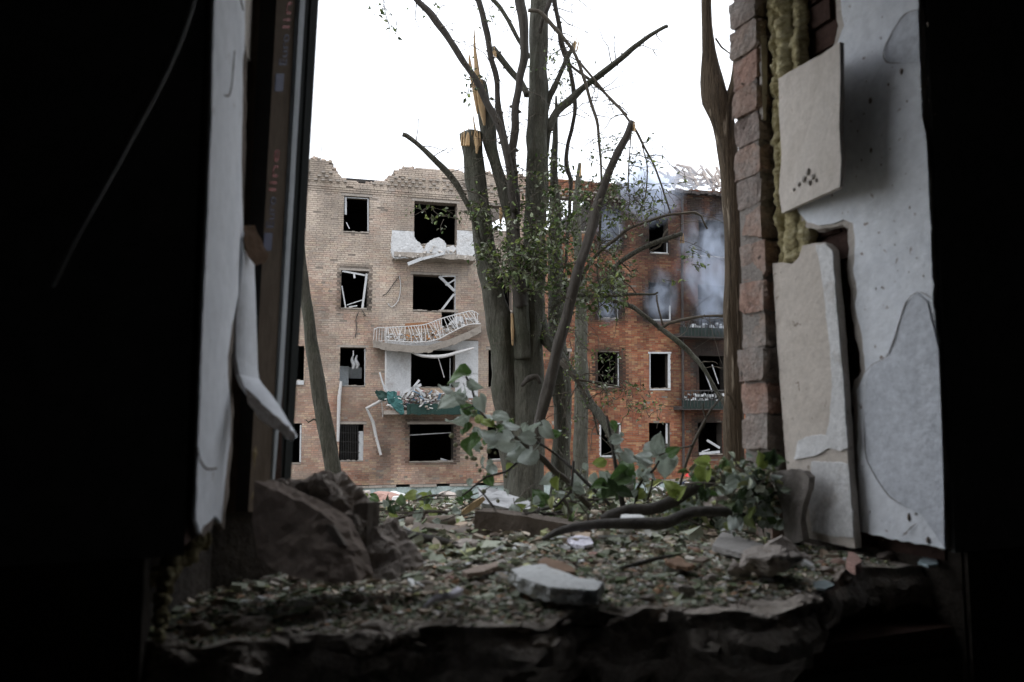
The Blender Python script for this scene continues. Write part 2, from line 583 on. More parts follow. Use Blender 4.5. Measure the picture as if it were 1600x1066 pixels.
# ================================================================== FAR BUILDING
bbase = F(0, EYE.z - 3.1, -2.5)
bld = thing('apartment_building', bbase, 'shelled four storey brick apartment building with blown out windows, smoking at its right end', 'building')
ZE = EYE.z
WIN = {   # name: left, right, top, bottom in the photo
    'a1': (440, 478, 303, 360), 'b1': (537, 577, 307, 364), 'c1': (647, 714, 316, 384), 'd1': (765, 800, 322, 362), 'e1': (848, 922, 309, 362),
    'f1': (937, 969, 327, 384), 'g1': (1014, 1044, 341, 397), 'h1': (1092, 1134, 345, 402),
    'a2': (436, 476, 420, 480), 'b2': (533, 574, 423, 483), 'c2': (645, 712, 430, 487), 'd2': (764, 800, 432, 487), 'e2': (866, 890, 438, 490),
    'f2': (935, 966, 440, 498), 'g2': (1014, 1047, 442, 501), 'h2': (1091, 1133, 446, 524),
    'a3': (430, 475, 540, 595), 'b3': (531, 571, 543, 604), 'c3': (642, 711, 546, 606), 'd3': (763, 797, 547, 606), 'e3': (866, 890, 549, 606),
    'f3': (934, 968, 550, 605), 'g3': (1014, 1047, 551, 608), 'h3': (1092, 1133, 556, 620),
    'a4': (428, 471, 662, 725), 'b4': (530, 568, 663, 721), 'c4': (640, 708, 663, 722), 'd4': (762, 796, 664, 720), 'e4': (866, 890, 662, 716),
    'f4': (937, 969, 661, 714), 'g4': (1014, 1047, 661, 705), 'h4': (1091, 1128, 660, 711)}
RECT = {}
for k, (l, r, t, b) in WIN.items():
    m_ = (l + r) / 2
    RECT[k] = [fuz(l, (t + b) / 2)[0], fuz(r, (t + b) / 2)[0], fuz(m_, b)[1], fuz(m_, t)[1]]
RECT['c2b'] = [fuz(690, 490)[0], RECT['c2'][1], fuz(700, 512)[1], RECT['c2'][2] - .001]     # balcony door slot
for col_, du in (('y', -3.1), ('z', -6.4)):
    for row in '1234':
        r = RECT['a' + row]
        RECT[col_ + row] = [r[0] + du, r[0] + du + 1.0, r[2], r[3]]
for row in '1234':
    r = RECT['h' + row]
    RECT['i' + row] = [r[1] + 1.6, r[1] + 2.7, r[2], r[3]]
    RECT['j' + row] = [r[1] + 4.4, r[1] + 5.5, r[2], r[3]]
OUT = [fuz(*p) for p in ((300, 246), (440, 248), (514, 249), (522, 260), (527, 274), (545, 284), (560, 286), (582, 286), (604, 281), (616, 271), (624, 262),
                         (690, 266), (735, 268), (820, 276), (900, 283), (985, 289), (1003, 296), (1040, 300), (1060, 297), (1130, 299), (1200, 303), (1400, 316))]
UL, UR = OUT[0][0], OUT[-1][0]
PL_T = fuz(640, 757)[1]
GB = EYE.z - 3.25


def top_at(u):
    z = OUT[-1][1]
    for (a, b), (c, d) in zip(OUT, OUT[1:]):
        if a <= u <= c:
            z = b + (d - b) * (u - a) / (c - a)
            break
    return z + .09 * mn.noise(Vector((u * 2.3, 1, 4))) + .05 * mn.noise(Vector((u * 7, 1, 9)))


def facade_col(u, z, rnd):
    """brick tint: red bricks, paler where plaster dust settled, black where the fire licked"""
    base = rnd.choice(((.30, .125, .075), (.33, .145, .09), (.26, .10, .06), (.34, .17, .105), (.37, .215, .125), (.40, .27, .165), (.25, .12, .085)))
    n = mn.noise(Vector((u * .55, z * .7, 2))) + .6 * mn.noise(Vector((u * 1.7, z * 1.4, 7)))
    h = (z - (ZE - 3)) / 12.0
    left = 1 - min(1, max(0, (u + .5) / 3.0))
    d = (.34 + .62 * h + .28 * n) * left + (.05 + .12 * n) * (1 - left)
    d = min(.86, max(.0, d + rnd.uniform(-.10, .10)))
    dust = (.425, .385, .34)
    c = [b * (1 - d) + q * d for b, q in zip(base, dust)]
    if left < .6:
        g_ = sum(c) / 3
        c = [(c[0] * .9 + g_ * .1) * .78, (c[1] * .9 + g_ * .1) * .64, (c[2] * .9 + g_ * .1) * .54]
    k = .86 + .46 * (mn.noise(Vector((u * .9, z * .5, 12))) + .5 * mn.noise(Vector((u * 3.1, z * 2.2, 15))))
    c = [v * k for v in c]
    # soot over the right-hand upper windows
    s = 0.0
    for key, rr in (('g1', 1.7), ('h1', 3.2), ('h2', 1.9), ('g2', 1.1), ('h3', 1.8), ('h4', .8), ('f1', 1.1), ('f2', .7), ('f3', .5), ('b2', .25), ('c4', .4)):
        r = RECT[key]
        du = max(r[0] - u, 0, u - r[1])
        dz = max(r[2] - z, 0) * 2.0 + max(0, z - r[3]) * .75
        s = max(s, 1 - math.hypot(du, dz) / rr)
    r = RECT['c4']
    s2 = max(0, 1 - math.hypot((u - (r[0] - .9)) / .55, (z - r[2] - .2) / 1.6)) * .6
    s = min(.93, max(0, s) * (.95 + .5 * n) + s2)
    return tuple(max(.012, v * (1 - s) + .014 * s) for v in c)


# wall body (mortar-coloured mass with openings)
cuts = sorted({UL, UR} | {round(v, 4) for r in RECT.values() for v in r[:2]} | {UL + .25 * i for i in range(int((UR - UL) / .25) + 1)})
cuts = [c for i, c in enumerate(cuts) if i == 0 or c - cuts[i - 1] > .004]
mb = MB()
THK = .46
for u0, u1 in zip(cuts, cuts[1:]):
    um = (u0 + u1) / 2
    holes = sorted((r[2], r[3]) for r in RECT.values() if r[0] - .002 <= um <= r[1] + .002)
    z = PL_T
    tp = top_at(um) - .03
    col = facade_col(um, ZE + 2, random.Random(int(um * 100)))
    for h0, h1 in holes + [(tp, None)]:
        e = min(h0, tp)
        zz = z
        while zz < e - .01:
            z2 = min(e, zz + .9)
            dk = facade_col(um, (zz + z2) / 2, random.Random(5))
            g = min(1.0, max(.12, sum(dk) / .55))
            mb.box(F, u0, u1, zz, z2, -THK, 0, (g, g * .97, g * .93))
            zz = z2
        if h1 is None or h1 > tp:
            break
        z = h1
part('wall', mb, M['facade_mortar'], bld)

# brick courses laid proud of the wall body
BH, BP, BL = .066, .078, .25
rnd = random.Random(11)
mb = MB()
zc0, zc1 = fuz(650, 300)[1], fuz(650, 264)[1]
WHITE = [  # white render panels: no brick shows
    (fuz(612, 385)[0], fuz(647, 385)[0], fuz(630, 404)[1], fuz(630, 361)[1]),
    (fuz(714, 385)[0], fuz(745, 385)[0], fuz(730, 404)[1], fuz(730, 361)[1]),
    (fuz(603, 580)[0], fuz(642, 580)[0], fuz(620, 622)[1], fuz(620, 533)[1]),
    (fuz(711, 580)[0], fuz(747, 580)[0], fuz(730, 622)[1], fuz(730, 533)[1]),
    (RECT['c3'][0], RECT['c3'][1], RECT['c3'][3], fuz(680, 533)[1])]
LINT = []
for k, r in RECT.items():
    if k[0] in 'bcdyz' or k in ('e2', 'e3', 'e4'):
        LINT.append((r[0] - .10, r[1] + .10, r[3] + .002, r[3] + .085))
SKIP = [tuple(r) for r in RECT.values()] + WHITE + LINT
row = 0
z = PL_T + .01
while z < OUT[1][1] + .3:
    zm = z + BH / 2
    ivs = [(UL, UR)]
    for r in SKIP:
        if r[2] - BH * .45 < zm < r[3] + BH * .2:
            nxt = []
            for a, b in ivs:
                if r[1] <= a or r[0] >= b:
                    nxt.append((a, b))
                else:
                    if r[0] - a > .03: nxt.append((a, r[0]))
                    if b - r[1] > .03: nxt.append((r[1], b))
            ivs = nxt
    header = row % 4 == 3
    bl = .12 if header else BL
    for a, b in ivs:
        u = a - ((a - UL + (row % 2) * bl * .52) % (bl + .011))
        while u < b:
            u0, u1 = max(a, u), min(b, u + bl)
            um = (u0 + u1) / 2
            if u1 - u0 > .035 and zm < top_at(um):
                if not (rnd.random() < .012 or mn.noise(Vector((um * 1.9, zm * 2.3, 31))) + .5 * mn.noise(Vector((um * 6, zm * 7, 33))) > .74):
                    pr = .010 + rnd.uniform(0, .007)
                    # stepped string courses under the cornice
                    if zc0 - .26 < zm < zc0 + .05:
                        k = int((zm - (zc0 - .26)) / BP)
                        pr += .025 * (k + 1)
                    elif zm >= zc0 + .05:
                        pr += .05
                    mb.box(F, u0, u1, z + rnd.uniform(-.002, .002), z + BH, -.02, pr, facade_col(um, zm, rnd))
            u += bl + .011
    z += BP
    row += 1
tag(part('brickwork', mb, M['facade_brick'], bld), kind='stuff')

# dentil bricks of the cornice, one object each
dm = MB()
dm.box(lambda a, b, c: FD * a + FN * c + Vector((0, 0, b)), -.06, .06, 0, .066, 0, .09)
dmes = dm.mesh('cornice_brick')
dmes.materials.append(M['facade_concrete'])
cnt = 0
for row_ in range(3):
    zz = zc0 + .14 + row_ * .15
    u = UL + .3 + (row_ % 2) * .13
    while u < UR and cnt < 300:
        tp = top_at(u)
        if zz + .1 < tp and u < fuz(1000, 290)[0] and random.random() < .9 and u > fuz(380, 290)[0]:
            o = bpy.data.objects.new('cornice_brick', dmes)
            COL.objects.link(o)
            o.parent = bld
            o.location = F(u, zz, .065 + random.uniform(0, .02)) - bbase
            o.rotation_euler = (0, 0, random.uniform(-.04, .04))
            cnt += 1
        u += .27

# crumbled bricks lying along the broken parapet
mb = MB()
for i in range(420):
    u = random.uniform(UL, UR)
    z0 = top_at(u) - .02
    s = random.uniform(.03, .11)
    c = F(u, z0 + s * .3, random.uniform(-.42, .02))
    ax = [Vector((random.gauss(0, 1), random.gauss(0, 1), random.gauss(0, 1))).normalized() for _ in range(2)]
    x = ax[0]; y = x.cross(ax[1]).normalized(); zz = x.cross(y)
    g = random.uniform(.8, 1.2)
    col = (.36 * g, .29 * g, .24 * g) if u < fuz(900, 300)[0] else (.16 * g, .12 * g, .10 * g)
    q = lambda a, b, c2: c + x * a * s * 1.5 + y * b * s + zz * c2 * s * .8
    mb.box(q, -.6, .6, -.6, .6, -.6, .6, col)
tag(part('parapet_rubble', mb, M['scrap'], bld), kind='stuff')

# lintels
for (a, b, c, d) in LINT:
    m2 = MB()
    m2.box(F, a, b, c, d, -.30, .006 + random.uniform(0, .01))
    part('lintel', m2, M['facade_concrete'], bld)

# plinth and ledge
mb = MB()
for i in range(40):
    u0 = UL + (UR - UL) * i / 40; u1 = UL + (UR - UL) * (i + 1) / 40
    mb.box(F, u0, u1 - .006, GB - .5, PL_T - .10, -THK, .05 + .02 * mn.noise(Vector((i * .7, 0, 0))))
part('plinth', mb, M['plinth'], bld)
mb = MB()
for i in range(60):
    u0 = UL + (UR - UL) * i / 60; u1 = UL + (UR - UL) * (i + 1) / 60
    if random.random() < .85:
        mb.box(F, u0, u1 - .01, PL_T - .10, PL_T - .004 - random.uniform(0, .02), -THK + .01, .10 + random.uniform(-.03, .05))
part('plinth_ledge', mb, M['facade_concrete'], bld)

# rooms behind: floors, cross walls, back wall, roof
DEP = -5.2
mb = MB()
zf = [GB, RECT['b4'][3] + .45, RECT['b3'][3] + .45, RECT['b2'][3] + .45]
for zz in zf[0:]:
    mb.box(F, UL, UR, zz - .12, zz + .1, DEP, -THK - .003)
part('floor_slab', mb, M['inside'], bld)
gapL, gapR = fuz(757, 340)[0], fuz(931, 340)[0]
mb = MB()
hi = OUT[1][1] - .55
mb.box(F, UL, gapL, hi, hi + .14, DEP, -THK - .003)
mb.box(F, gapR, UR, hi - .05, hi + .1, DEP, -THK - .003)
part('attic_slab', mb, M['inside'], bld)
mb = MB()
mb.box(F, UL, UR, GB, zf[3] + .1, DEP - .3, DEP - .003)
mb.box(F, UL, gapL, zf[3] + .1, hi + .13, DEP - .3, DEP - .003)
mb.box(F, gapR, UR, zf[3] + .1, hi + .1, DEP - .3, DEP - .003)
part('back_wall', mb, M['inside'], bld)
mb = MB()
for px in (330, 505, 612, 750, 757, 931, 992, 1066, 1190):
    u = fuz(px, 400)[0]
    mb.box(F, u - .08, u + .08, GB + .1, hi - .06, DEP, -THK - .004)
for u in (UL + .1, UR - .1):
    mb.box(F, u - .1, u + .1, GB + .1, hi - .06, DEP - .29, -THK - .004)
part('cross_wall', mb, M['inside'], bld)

# white render panels at the balconies
for (a, b, c, d) in WHITE:
    m2 = MB()
    m2.box(F, a, b, c, d, -.05, .018)
    part('render_panel', m2, M['facade_white'], bld)


def fbar(p0, p1, w, d=.03, th=.05):
    """a bar from photo point p0 to p1 on the facade at distance d, w metres wide"""
    A, B = fp(p0[0], p0[1], d), fp(p1[0], p1[1], d)
    t = (B - A).normalized()
    w *= .78
    s = t.cross(FN).normalized() * w / 2
    m2 = MB()
    f = FN * th
    m2.hexa([A - s + f, B - s + f, B + s + f, A + s + f, A - s, B - s, B + s, A + s])
    return m2


# window leftovers: each opening has its own surviving frame bars
def window(key, bars, material='frame_white', d=-.12, sill=True):
    r = RECT[key]
    c = F((r[0] + r[1]) / 2, r[2], -.1)
    m2 = MB()
    if sill:
        n = 9
        for i in range(n):
            u0 = r[0] + (r[1] - r[0]) * i / n; u1 = r[0] + (r[1] - r[0]) * (i + 1) / n
            m2.box(F, u0, u1, r[2] + .003, r[2] + random.uniform(.012, .06), -.36, random.uniform(.01, .05), None)
    w = link('window', m2.mesh('window', LOC[bld.name]), M['facade_concrete'], bld)
    for p0, p1, wd in bars:
        part('frame_bar', fbar(p0, p1, wd, d + random.uniform(-.02, .02)), M[material], w)
    return w


window('a1', [((476, 318), (476, 340), .09), ((471, 358), (478, 358), .06)])
window('b1', [((540, 308), (540, 336), .10), ((575, 311), (575, 362), .06), ((541, 348), (546, 358), .04), ((539, 309), (575, 311), .04)])
window('c1', [])
window('d1', [])
window('e1', [])
window('f1', [((968, 330), (968, 382), .06)])
window('g1', [((1042, 380), (1042, 396), .06), ((1016, 395), (1043, 396), .06)])
window('h1', [])
window('a2', [])
w_ = window('b2', [((534, 447), (540, 481), .055), ((573, 428), (566, 482), .10), ((535, 424), (573, 431), .08), ((545, 480), (558, 478), .05), ((553, 428), (554, 435), .09), ((542, 477), (566, 469), .04)], d=-.05)
window('c2', [((711, 432), (711, 497), .07), ((686, 432), (710, 455), .13), ((696, 446), (711, 437), .07), ((709, 460), (688, 487), .10), ((690, 432), (711, 432), .05)], d=-.05)
window('d2', []); window('e2', [])
window('f2', [((965, 442), (965, 497), .05)])
window('g2', [((1046, 478), (1046, 500), .07), ((1016, 500), (1046, 500), .06)], d=.0)
window('h2', [])
window('a3', [((456, 598), (475, 598), .2)], d=.0)
wb = window('b3', [((570, 545), (570, 603), .05), ((552, 548), (552, 556), .05)])
m2 = MB(); m2.box(F, *(fuz(532, 570)[0], fuz(547, 570)[0], fuz(540, 603)[1], fuz(540, 570)[1]), -.9, -.85)
part('inner_panel', m2, M['inside_pale'], wb)
m2 = MB(); m2.box(F, *(fuz(548, 570)[0], fuz(569, 570)[0], fuz(560, 589)[1], fuz(560, 571)[1]), -1.3, -1.25)
part('inner_panel', m2, M['inside_pale'], wb)
m2 = MB()
for x0 in (551, 557):
    pts, rad = spline([fp(x0 + 1, 555, -.3), fp(x0 - 1, 563, -.28), fp(x0 + 2, 570, -.3), fp(x0, 577, -.3)], [.02, .06, .08, .03], .05)
    m2.tube(pts, rad, 7, .3)
part('torn_curtain', m2, M['frame_white'], wb, True)
window('c3', [((643, 547), (711, 547), .05), ((703, 560), (703, 604), .03)])
window('d3', []); window('e3', [])
window('f3', [((966, 553), (966, 604), .07), ((938, 605), (967, 603), .07)])
window('g3', [((1012, 551.5), (1048, 551.5), .09), ((1045, 553), (1045, 607), .14), ((1015, 553), (1015, 607), .04), ((1015, 609), (1047, 609), .06)], d=-.02)
window('h3', [((1098, 575), (1112, 612), .05), ((1112, 570), (1122, 600), .04)])
window('a4', [((470, 664), (469, 722), .07)], d=-.02)
wb = window('b4', [((564, 674), (564, 720), .22)], d=-.10)
for i in range(8):
    x = 533 + i * 3.7
    part('grille_bar', fbar((x, 664), (x, 719), .024, -.02, .02), M['dark_metal'], wb)
for y in (676, 690, 706):
    part('grille_bar', fbar((531, y), (562, y + 1), .022, -.045, .02), M['dark_metal'], wb)
window('c4', [((640, 680), (706, 676), .05), ((688, 717), (702, 721), .09)], d=-.5)
window('d4', [((768, 718), (782, 717), .05)]); window('e4', [])
window('f4', [((968, 662), (968, 690), .07), ((937, 664), (937, 713), .10), ((937, 713), (962, 713), .09), ((948, 662), (968, 662), .07)], d=-.03)
window('g4', [((1041, 662), (1041, 693), .09), ((1030, 690), (1030, 703), .04)], d=-.06)
window('h4', [((1104, 688), (1124, 700), .12), ((1092, 709), (1124, 706), .13), ((1096, 706), (1108, 702), .06)], d=-.03)

# --- balcony of the top floor: white parapet crushed in the middle
bal = link('balcony', MB().mesh('balcony'), None, bld)
m2 = MB()
z0 = fuz(680, 411)[1]; z1 = fuz(680, 404)[1]
ul, ur = fuz(616, 408, .9)[0], fuz(744, 408, .9)[0]
n = 26
for i in range(n):
    a = ul + (ur - ul) * i / n; b = ul + (ur - ul) * (i + 1) / n
    j = random.uniform(-.03, .02)
    m2.box(F, a, b, z0 + .02 * math.sin(i), z1, .02, .9 + j)
part('slab', m2, M['facade_concrete'], bal)
for pts_ in ([(613, 363), (640, 362), (646, 366), (649, 374), (655, 379), (660, 386), (664, 394), (664, 403), (615, 403), (611, 392)],
             [(716, 372), (720, 364), (744, 367), (746, 380), (745, 403), (715, 403), (713, 390)],
             [(667, 381), (678, 373), (686, 371), (694, 377), (699, 392), (696, 402), (668, 400), (663, 391)],
             [(698, 387), (708, 383), (713, 389), (704, 399), (699, 400)]):
    f = [fp(x, y, .84) for x, y in pts_]
    part('parapet_panel', rough_slab(f[::-1], FN * -.08, .06, .012, .05, seed=len(pts_) + int(pts_[0][0])), M['facade_white'], bal)
part('torn_strip', fbar((637, 413), (660, 404), .16, .95, .03), M['frame_white'], bal)
part('torn_strip', fbar((655, 406), (694, 396), .13, .93, .03), M['frame_white'], bal)
m2 = MB()
for i in range(330):
    px = random.gauss(682, 26) if i % 3 else random.uniform(622, 742) 
    c = fp(px, random.uniform(398, 404) - 22 * max(0, 1 - abs(px - 684) / 34) * random.random(), random.uniform(.1, .9))
    s = random.uniform(.02, .09); g = random.uniform(.28, .55)
    q = lambda a, b, c2: c + Vector((a, b, c2)) * s
    R = random.random()
    m2.box(q, -.5, .5, -.5 - R * .5, .5, -.4, .4, (g, g * .93, g * .86))
tag(part('rubble', m2, M['scrap'], bal), kind='stuff')

# --- second floor balcony: slab torn off, railing bent like a wave
bal = link('balcony', MB().mesh('balcony'), None, bld)
low = [(605, 535, .95), (650, 538, .95), (682, 534, .95), (706, 522, .97), (730, 511, .95), (751, 509, .9)]
up = [(606, 512, .75), (640, 510, .7), (665, 507, .7), (690, 498, .7), (715, 491, .65), (738, 486, .6), (748, 492, .55)]


def curve_f(cps, rad):
    pts = [fp(*c) for c in cps]
    return spline(pts, [rad] * len(pts), .12)


def at(pts, f):
    k = f * (len(pts) - 1)
    i = min(int(k), len(pts) - 2)
    return pts[i].lerp(pts[i + 1], k - i)


lp, lr = curve_f([(c[0], c[1] - 3, c[2]) for c in low], .022)
upn, ur_ = curve_f(up, .022)
m2 = MB(); m2.tube(lp, lr, 6); part('rail', m2, M['pale_metal'], bal)
m2 = MB(); m2.tube(upn, ur_, 6); part('rail', m2, M['pale_metal'], bal)
for i in range(34):
    f = (i + .4) / 34
    a, b = at(lp, min(1, f + .05 * math.sin(i * .9) + .02)), at(upn, max(0, f - .01))
    mid = a.lerp(b, .5) + FN * .07 + FD * .04 * math.sin(i * 2.1) - Vector((0, 0, .03))
    pts, rad = spline([a, mid, b], [.012] * 3, .12)
    m2 = MB(); m2.tube(pts, rad, 5)
    part('baluster', m2, M['pale_metal'], bal)
for i in range(6):
    x = 585 + i * 4
    m2 = MB(); m2.tube([fp(x - 2 + i * .5, 537 - i * .4, .5), fp(x, 513, .45)], [.012] * 2, 5)
    part('baluster', m2, M['pale_metal'], bal)
m2 = MB(); m2.tube([fp(585, 515, .45), fp(590, 512, .45), fp(606, 512, .6)], [.02] * 3, 6); m2.tube([fp(583, 536, .5), fp(596, 533, .55), fp(606, 534, .6)], [.02] * 3, 6)
part('rail', m2, M['pale_metal'], bal)
m2 = MB()
pr = [(583, 540), (604, 545), (640, 549), (668, 549), (700, 540), (730, 528), (752, 517)]
for i in range(len(pr) - 1):
    for j in range(4):
        f0, f1 = j / 4, (j + 1) / 4
        x0 = pr[i][0] + (pr[i + 1][0] - pr[i][0]) * f0; x1 = pr[i][0] + (pr[i + 1][0] - pr[i][0]) * f1
        y0 = pr[i][1] + (pr[i + 1][1] - pr[i][1]) * f0; y1 = pr[i][1] + (pr[i + 1][1] - pr[i][1]) * f1
        e = random.uniform(-.02, .03)
        b0 = [fp(x0, y0 + 2 + 40 * e, .85), fp(x1, y1 + 2 + 40 * e, .85), fp(x1, y1 - 9, .92), fp(x0, y0 - 9, .92)]
        b1 = [fp(x0, y0 + 2, .03), fp(x1, y1 + 2, .03), fp(x1, y1 - 7, .03), fp(x0, y0 - 7, .03)]
        m2.hexa(b0 + b1)
part('slab', m2, M['facade_concrete'], bal)
m2 = MB()
for i in range(260):
    f = random.random()
    c = at(lp, f).lerp(at(upn, f), random.uniform(.05, .55)) - FN * random.uniform(.06, .5)
    s = random.uniform(.02, .09)
    x = random.random()
    col = (.5, .5, .5) if x < .45 else ((.42, .21, .09) if x < .65 and .2 < f < .6 else (.25, .22, .19))
    q = lambda a, b, c2: c + Vector((a, b, c2)) * s
    m2.box(q, -.6, .6, -.6, .6, -.4, .4, col)
tag(part('rubble', m2, M['scrap'], bal), kind='stuff')
f = [fp(x, y, .6) for x, y in ((700, 508), (712, 495), (722, 494), (726, 505), (716, 512), (704, 514))]
part('broken_panel', rough_slab(f[::-1], FN * -.06, .07, .01, .03), M['facade_white'], bal)
part('rust_strip', fbar((633, 510), (672, 508), .28, .55, .02), mat('rusty_sheet', [(.17, .075, .035), (.26, .14, .075)], 6), bal)

# --- first floor balcony: rubble heap wrapped in green sheeting
bal = link('balcony', MB().mesh('balcony'), None, bld)
m2 = MB()
m2.box(F, fuz(600, 645, .9)[0], fuz(752, 645, .9)[0], fuz(680, 648)[1], fuz(680, 642)[1], .02, .92)
part('slab', m2, M['facade_concrete'], bal)
m2 = MB()
n = 22
ga, gb = fuz(636, 640, .97)[0], fuz(752, 640, .97)[0]
for i in range(n):
    u0 = ga + (gb - ga) * i / n; u1 = ga + (gb - ga) * (i + 1) / n
    w0 = .05 * math.sin(i * 1.3)
    zt = fuz(690, 632)[1] + .06 * mn.noise(Vector((i * .6, 3, 0)))
    m2.box(F, u0, u1, fuz(690, 648)[1] + .05 * mn.noise(Vector((i * .5, 0, 0))), zt, .93, .97 + .03 * math.sin(i * 1.1))
part('green_sheeting', m2, M['green_sheet'], bal)
f = [fp(x, y, 1.0) for x, y in ((604, 613), (616, 611), (628, 624), (632, 646), (626, 648), (614, 636), (606, 628))]
part('teal_cloth', rough_slab(f[::-1], FN * -.1, .08, .03, .05, seed=5, bulge=.1), M['teal_cloth'], bal)
f = [fp(x, y, .9) for x, y in ((586, 612), (598, 610), (606, 616), (603, 626), (592, 624))]
part('green_sheeting', rough_slab(f[::-1], FN * -.12, .08, .03, .05, seed=8, bulge=.1), M['green_sheet'], bal)
m2 = MB()
for i in range(520):
    px = random.gauss(668, 36)
    if not 597 < px < 750: continue
    hgt = 20 * max(.1, 1 - abs(px - 665) / 95)
    c = fp(px, 641 - random.random() ** .8 * (hgt + 12), random.uniform(.1, 1.0))
    x = random.random()
    col = (.52, .51, .50) if x < .4 else (.30, .26, .22) if x < .7 else (.11, .12, .09) if x < .82 else (.40, .24, .24) if x < .9 else (.14, .22, .30)
    s = random.uniform(.03, .12)
    ax = Vector((random.gauss(0, 1), random.gauss(0, 1), random.gauss(0, .6))).normalized()
    y = ax.cross(Vector((0, 0, 1))).normalized(); zz = ax.cross(y)
    L_ = random.choice((.6, .8, 2.0))
    q = lambda a, b, c2: c + (ax * a * L_ + y * b * .6 + zz * c2 * .3) * s
    m2.box(q, -.8, .8, -.7, .7, -.6, .6, col)
tag(part('rubble', m2, M['scrap'], bal), kind='stuff')
for p0, p1, w in (((636, 618), (655, 594), .10), ((628, 614), (658, 601), .12), ((648, 603), (664, 619), .12), ((593, 582), (601, 610), .07), ((598, 600), (606, 612), .08), ((622, 606), (630, 618), .07)):
    part('broken_bar', fbar(p0, p1, w, .8, .06), M['frame_white'], bal)
part('downpipe', fbar((603, 512), (602, 618), .07, .55, .06), M['pale_metal'], bal)
m2 = MB()
pts, rad = spline([fp(641, 549, .7), fp(660, 556, .75), (fp(690, 557, .8)), fp(715, 551, .8), fp(740, 544, .8)], [.05, .06, .07, .06, .04], .12)
m2.tube(pts, rad, 7, .1)
part('bent_rail', m2, M['pale_metal'], bal)
for p0, p1 in (((720, 574), (738, 548)), ((731, 552), (738, 545)), ((605, 572), (616, 548)), ((685, 560), (694, 590)), ((598, 652), (596, 622))):
    part('loose_strip', fbar(p0, p1, .04, .35, .02), M['pale_metal'], bal)

# --- right-hand balconies, scorched
for y0, y1, xx in ((607, 640, 1066), (495, 530, 1062)):
    bal = link('balcony', MB().mesh('balcony'), None, bld)
    m2 = MB()
    m2.box(F, fuz(xx, y1, .8)[0], fuz(1142, y1, .8)[0], fuz(1100, y1 + 1)[1], fuz(1100, y1 - 5)[1], .02, .8)
    part('slab', m2, M['charred'], bal)
    m2 = MB()
    m2.box(F, fuz(xx + 1, y1, .82)[0], fuz(1141, y1, .82)[0], fuz(1100, y1 - 1)[1], fuz(1100, (y0 * .4 + y1 * .6))[1], .76, .82)
    part('parapet_panel', m2, mat('scorched_green', [(.008, .014, .012), (.018, .03, .026)], 6) if 'scorched_green' not in bpy.data.materials else bpy.data.materials['scorched_green'], bal)
    for i in range(14):
        x = xx + 2 + i * 5.4
        part('baluster', fbar((x, y1 - 4), (x + random.uniform(-1, 1), y0 + 4), .03, .82, .02), M['dark_metal'], bal)
    part('rail', fbar((xx, y0 + 4), (1141, y0 + 3), .06, .82, .04), M['dark_metal'], bal)
    m2 = MB()
    for i in range(130):
        c = fp(random.uniform(xx + 3, 1135), y1 - 4 - random.random() * 20, random.uniform(.15, .7))
        x = random.random()
        col = (.62, .64, .66) if x < .3 else (.28, .29, .29) if x < .6 else (.05, .05, .05)
        s = random.uniform(.03, .14)
        q = lambda a, b, c2: c + Vector((a, b, c2)) * s
        m2.box(q, -.6, .6, -.5, .5, -.5, .5, col)
    tag(part('rubble', m2, M['scrap'], bal), kind='stuff')
m2 = MB()
m2.tube([fp(1066, 300, .08), fp(1066, 420, .08), fp(1067, 600, .08), fp(1068, 730, .08)], [.055] * 4, 8)
part('downpipe', m2, M['charred'], bld)
# right-hand eaves, burnt
m2 = MB()
us, ue = fuz(1050, 297)[0], fuz(1150, 300)[0]
for i in range(16):
    a = us + (ue - us) * i / 16; b = us + (ue - us) * (i + 1) / 16
    dz = .08 * mn.noise(Vector((i * .5, 1, 1)))
    m2.box(F, a, b - .02, OUT[17][1] - .08 + dz, OUT[17][1] + .04 + dz, -.4, .35 + random.uniform(-.08, .08))
part('burnt_eaves', m2, M['charred'], bld)
# collapsed roof timbers
rt = random.Random(4)
for i in range(110):
    px = rt.uniform(1046, 1190)
    py = 296 - abs(rt.gauss(0, 13))
    d = rt.uniform(-3.2, -.6)
    L_ = rt.uniform(10, 34); an = rt.choice((rt.uniform(.2, 1.2), rt.uniform(1.9, 3.0), rt.uniform(-.2, .2)))
    p1 = (px + L_ * math.cos(an), max(258 + .1 * abs(px - 1100), py - L_ * math.sin(an)))
    part('roof_timber', fbar((px, py), p1, rt.uniform(.05, .14), d, rt.uniform(.05, .1)), M['ash_wood'], bld)
part('roof_antenna', fbar((501, 249), (503, 226), .05, -.4, .04), M['pale_metal'], bld)
part('roof_antenna', fbar((504, 249), (510, 241), .03, -.4, .03), M['pale_metal'], bld)
# leaning slab inside the roofless top room
f = [fp(x, y, -2.0) for x, y in ((757, 318), (800, 318), (806, 330), (780, 342), (757, 354))]
part('fallen_slab', rough_slab(f[::-1], FN * -.12, .2, .01, .03), M['facade_concrete'], bld)
# wires hanging on the wall
for sp in ([(624, 431), (614, 445), (603, 460), (598, 462)], [(624, 431), (626, 448), (622, 470), (612, 480), (606, 474)], [(560, 488), (556, 500), (557, 512), (555, 528)], [(566, 485), (572, 495), (568, 492)]):
    m2 = MB()
    pts, rad = spline([fp(x, y, .06) for x, y in sp], [.016] * len(sp), .1)
    m2.tube(pts, rad, 5)
    part('loose_wire', m2, M['pale_metal'] if sp[1][0] == 626 else M['dark_metal'], bld)
